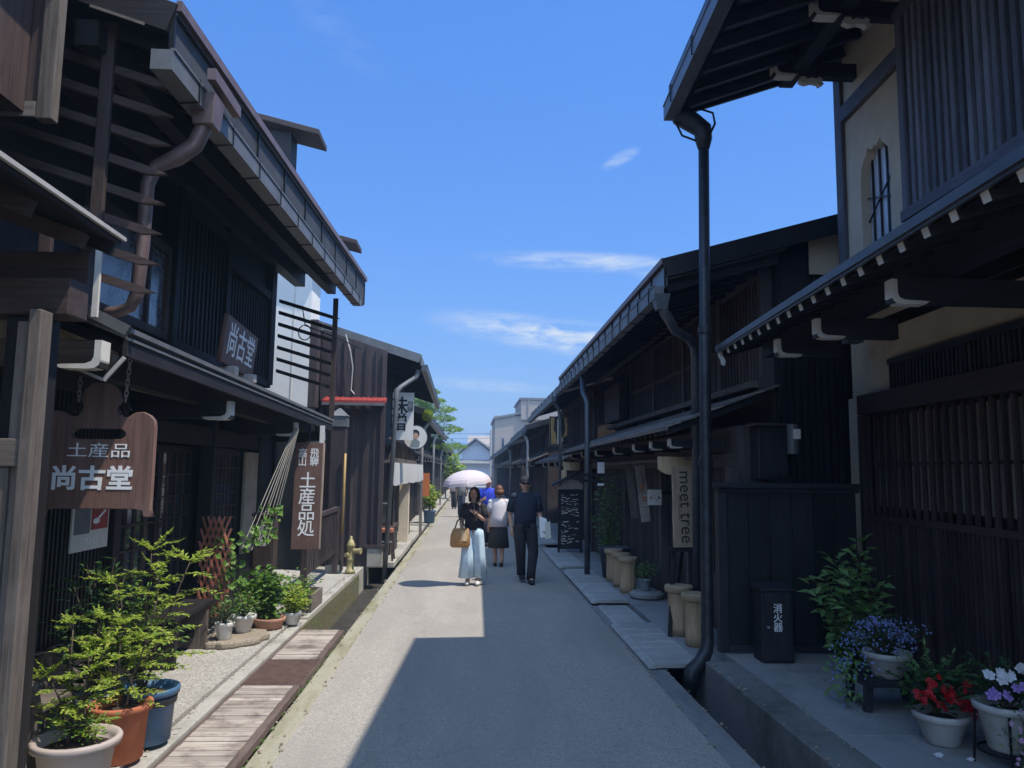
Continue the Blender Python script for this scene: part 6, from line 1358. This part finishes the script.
BG = thing('handbag', 'tan leather tote bag hanging from the shoulder of the parasol woman', 'bag', (-.13, 12.3, .7))
bx = (-.15, 12.25, .62)
part('pouch', MB().loft([(V((bx[0], bx[1], .60)), .13, .06, .2), (V((bx[0], bx[1], .63)), .16, .08, .2), (V((bx[0], bx[1], .78)), .155, .07, .2), (V((bx[0]+.01, bx[1], .89)), .125, .05, .2)], 20), 'leather', BG, smooth=True)
part('flap', MB().loft([(V((bx[0]+.06, bx[1]-.055, .70)), .05, .02, .2), (V((bx[0]+.07, bx[1]-.05, .86)), .06, .02, .2)], 12), 'pale', BG)
shp = WM @ V((-.06, .03, 1.4))
part('strap', MB().tube([(bx[0]-.09, bx[1], .87), (bx[0]-.05, bx[1], 1.0), lerp((bx[0]-.03, bx[1], 1.02), shp, .6), shp], .011, 6).tube([(bx[0]+.1, bx[1], .87), (bx[0]+.02, bx[1]-.03, 1.02), (bx[0]-.03, bx[1]-.02, 1.06)], .009, 6), 'hair', BG)
# man in navy facing the camera
JM = dict(pelvis=(0, 0, .9), waist=(0, 0, 1.05), chest=(0, 0, 1.27), neck=(0, 0, 1.42), head=(.005, .02, 1.565), shL=(.195, 0, 1.35), elL=(.245, -.05, 1.08), wrL=(.215, -.02, .84), shR=(-.195, 0, 1.35), elR=(-.235, .0, 1.08), wrR=(-.25, .15, .89),
          hipL=(.09, 0, .87), knL=(.08, .06, .48), anL=(.035, -.12, .12), toL=(.03, .02, .05), hipR=(-.09, 0, .87), knR=(-.12, .1, .49), anR=(-.07, .16, .08), toR=(-.075, .3, .04))
def cloth_m(J):
    sh = lofts((V((0, 0, .86)), .19, .13, 0), (V((0, 0, 1.05)), .18, .125, 0), (V((0, 0, 1.24)), .205, .135, 0), (V((0, 0, 1.34)), .195, .115, 0), (V((0, 0, 1.39)), .145, .085, 0), (V((0, 0, 1.43)), .07, .065, 0), fold=.02)
    for q in 'LR': sleeve(sh, J['sh'+q], lerp(J['sh'+q], J['el'+q], .85), .09, .085)
    leg = MB()
    for q, sd in ((1, 'L'), (-1, 'R')):
        h, kn, an = J['hip'+sd], J['kn'+sd], J['an'+sd]
        leg.loft([(V((q*.075, 0, .93)), .105, .125, 0), (h, .108, .12, 0), (lerp(h, kn, .5), .098, .105, 0), (kn, .082, .088, 0), (lerp(kn, an, .6), .072, .08, 0), (an+V((0, 0, -.02)), .07, .085, 0)], 18, True, .025, 5)
    shoe = MB()
    for sd in 'LR': ellipsoid(shoe, J['an'+sd]+V((0, .07, -.045)), .05, .14, .045)
    hd = J['head']; cap = MB(); ellipsoid(cap, hd+V((0, -.012, .045)), .097, .108, .085)
    cap.hexa([hd+V((-.075, .07, .035)), hd+V((.075, .07, .035)), hd+V((.055, .17, .02)), hd+V((-.055, .17, .02)), hd+V((-.075, .07, .05)), hd+V((.075, .07, .05)), hd+V((.055, .17, .03)), hd+V((-.055, .17, .03))])
    gl = MB()
    for q in (-1, 1): ellipsoid(gl, hd+V((q*.034, .088, .008)), .03, .012, .021, 12, 8)
    gl.tube([hd+V((-.085, .0, .012)), hd+V((-.066, .08, .012)), hd+V((.066, .08, .012)), hd+V((.085, .0, .012))], .004, 5)
    return [('shirt', sh, 'cloth_navy'), ('trousers', leg, 'cloth_black'), ('shoes', shoe, 'ink'), ('cap', cap, 'cloth_black'), ('sunglasses', gl, 'iron'), hairdo(hd+V((0, -.012, -.02)), 'hair')]
Mn, MM = person('man in navy shirt, dark cap and sunglasses walking in the shade', (.90, 12.75, 0), 1.67, math.pi+.1, JM, cloth_m)
hw = MM @ V((-.25, .21, .72))
MG = thing('paper_bag', 'white bag and folded paper carried by the man in navy', 'bag', hw)
part('pouch', MB().hexa([hw+V((-.045, -.03, .0)), hw+V((.075, -.03, .01)), hw+V((.075, .05, .01)), hw+V((-.045, .05, 0)), hw+V((-.06, -.02, .34)), hw+V((.06, -.02, .3)), hw+V((.06, .04, .3)), hw+V((-.06, .04, .34))]), 'white', MG, bevel=.01)
part('folded_paper', MB().hexa([hw+V((.04, -.06, -.02)), hw+V((.13, -.06, .0)), hw+V((.13, -.045, 0)), hw+V((.04, -.045, -.02)), hw+V((.03, -.06, .24)), hw+V((.11, -.06, .27)), hw+V((.11, -.045, .27)), hw+V((.03, -.045, .24))]), 'paper', MG)
# woman in white blouse, walking away (yaw 0)
JB = dict(pelvis=(0, 0, .88), waist=(0, 0, 1.02), chest=(0, .0, 1.22), neck=(0, .0, 1.375), head=(.0, .025, 1.515), shL=(-.165, 0, 1.29), elL=(-.2, -.02, 1.04), wrL=(-.19, .05, .82), shR=(.165, 0, 1.29), elR=(.24, -.02, 1.05), wrR=(.2, .09, .88),
          hipL=(-.08, 0, .84), knL=(-.07, .04, .46), anL=(-.06, -.02, .09), toL=(-.06, .1, .04), hipR=(.08, 0, .84), knR=(.07, -.03, .46), anR=(.06, -.12, .1), toR=(.06, 0, .04))
def cloth_b(J):
    sh = lofts((V((0, 0, .80)), .215, .165, 0), (V((0, 0, 1.0)), .175, .13, 0), (V((0, 0, 1.2)), .18, .125, 0), (V((0, 0, 1.29)), .17, .105, 0), (V((0, 0, 1.34)), .125, .08, 0), (V((0, 0, 1.375)), .06, .058, 0), fold=.02)
    for q in 'LR': sleeve(sh, J['sh'+q], lerp(J['sh'+q], J['el'+q], .8), .085, .09)
    sk = lofts((V((0, 0, .9)), .14, .11, 0), (V((0, 0, .75)), .185, .14, 0), (V((0, -.02, .38)), .215, .17, 0), n=30, fold=.06, nf=11)
    shoe = MB()
    for q in 'LR': ellipsoid(shoe, J['an'+q]+V((0, .05, -.045)), .042, .11, .04)
    return [('blouse', sh, 'cloth_white'), ('skirt', sk, 'cloth_skirt'), ('shoes', shoe, 'ink'), hairdo(J['head']+V((0, -.02, 0)), 'hair_brown', bob=.1)]
person('woman in white blouse and charcoal skirt walking away between the pair', (.54, 14.8, 0), 1.53, .05, JB, cloth_b, face=False)
JS = dict(JB); JS.update(elL=(-.2, .05, 1.05), wrL=(-.12, .2, 1.1))
def plainc(top, bottom, hair='hair'):
    def f(J):
        sh = lofts((V((0, 0, .84)), .18, .135, 0), (V((0, 0, 1.05)), .17, .12, 0), (V((0, 0, 1.22)), .19, .125, 0), (V((0, 0, 1.3)), .175, .105, 0), (V((0, 0, 1.34)), .125, .08, 0), (V((0, 0, 1.38)), .06, .058, 0))
        for q in 'LR': sleeve(sh, J['sh'+q], lerp(J['sh'+q], J['el'+q], .8), .085, .085)
        leg = MB()
        for q, sd in ((1, 'R'), (-1, 'L')): leg.loft([(V((q*.07, 0, .9)), .1, .12, 0), (J['kn'+sd], .08, .09, 0), (J['an'+sd], .07, .08, 0)], 14)
        shoe = MB()
        for q in 'LR': ellipsoid(shoe, J['an'+q]+V((0, .05, -.045)), .042, .11, .04)
        return [('shirt', sh, top), ('trousers', leg, bottom), ('shoes', shoe, 'ink'), hairdo(J['head'], hair)]
    return f
person('person in a vivid blue shirt partly hidden behind the woman in white', (.42, 18.6, 0), 1.66, math.pi, dict(JS, shL=(.165, 0, 1.29), elL=(.2, .05, 1.05), wrL=(.12, .2, 1.1), shR=(-.165, 0, 1.29), elR=(-.22, 0, 1.05), wrR=(-.2, .1, .85), hipL=(.08, 0, .84), knL=(.07, .04, .46), anL=(.06, -.02, .09), toL=(.06, .1, .04), hipR=(-.08, 0, .84), knR=(-.07, -.03, .46), anR=(-.06, -.12, .1), toR=(-.06, 0, .04)), 
       lambda J: [(a, b, c) for a, b, c in plainc('cloth_blue', 'cloth_navy')({**J, 'knR': J['knL'], 'anR': J['anL'], 'knL': J['knR'], 'anL': J['anR'], 'elR': J['elR']})])
person('distant person in grey walking far down the street under the parasol edge', (-.35, 30, 0), 1.62, 0, JB, plainc('slab', 'cloth_navy'), face=False)
person('distant person in white top beside the far left shops', (-.75, 36, 0), 1.6, 0, JB, plainc('cloth_white', 'cloth_black'), face=False)
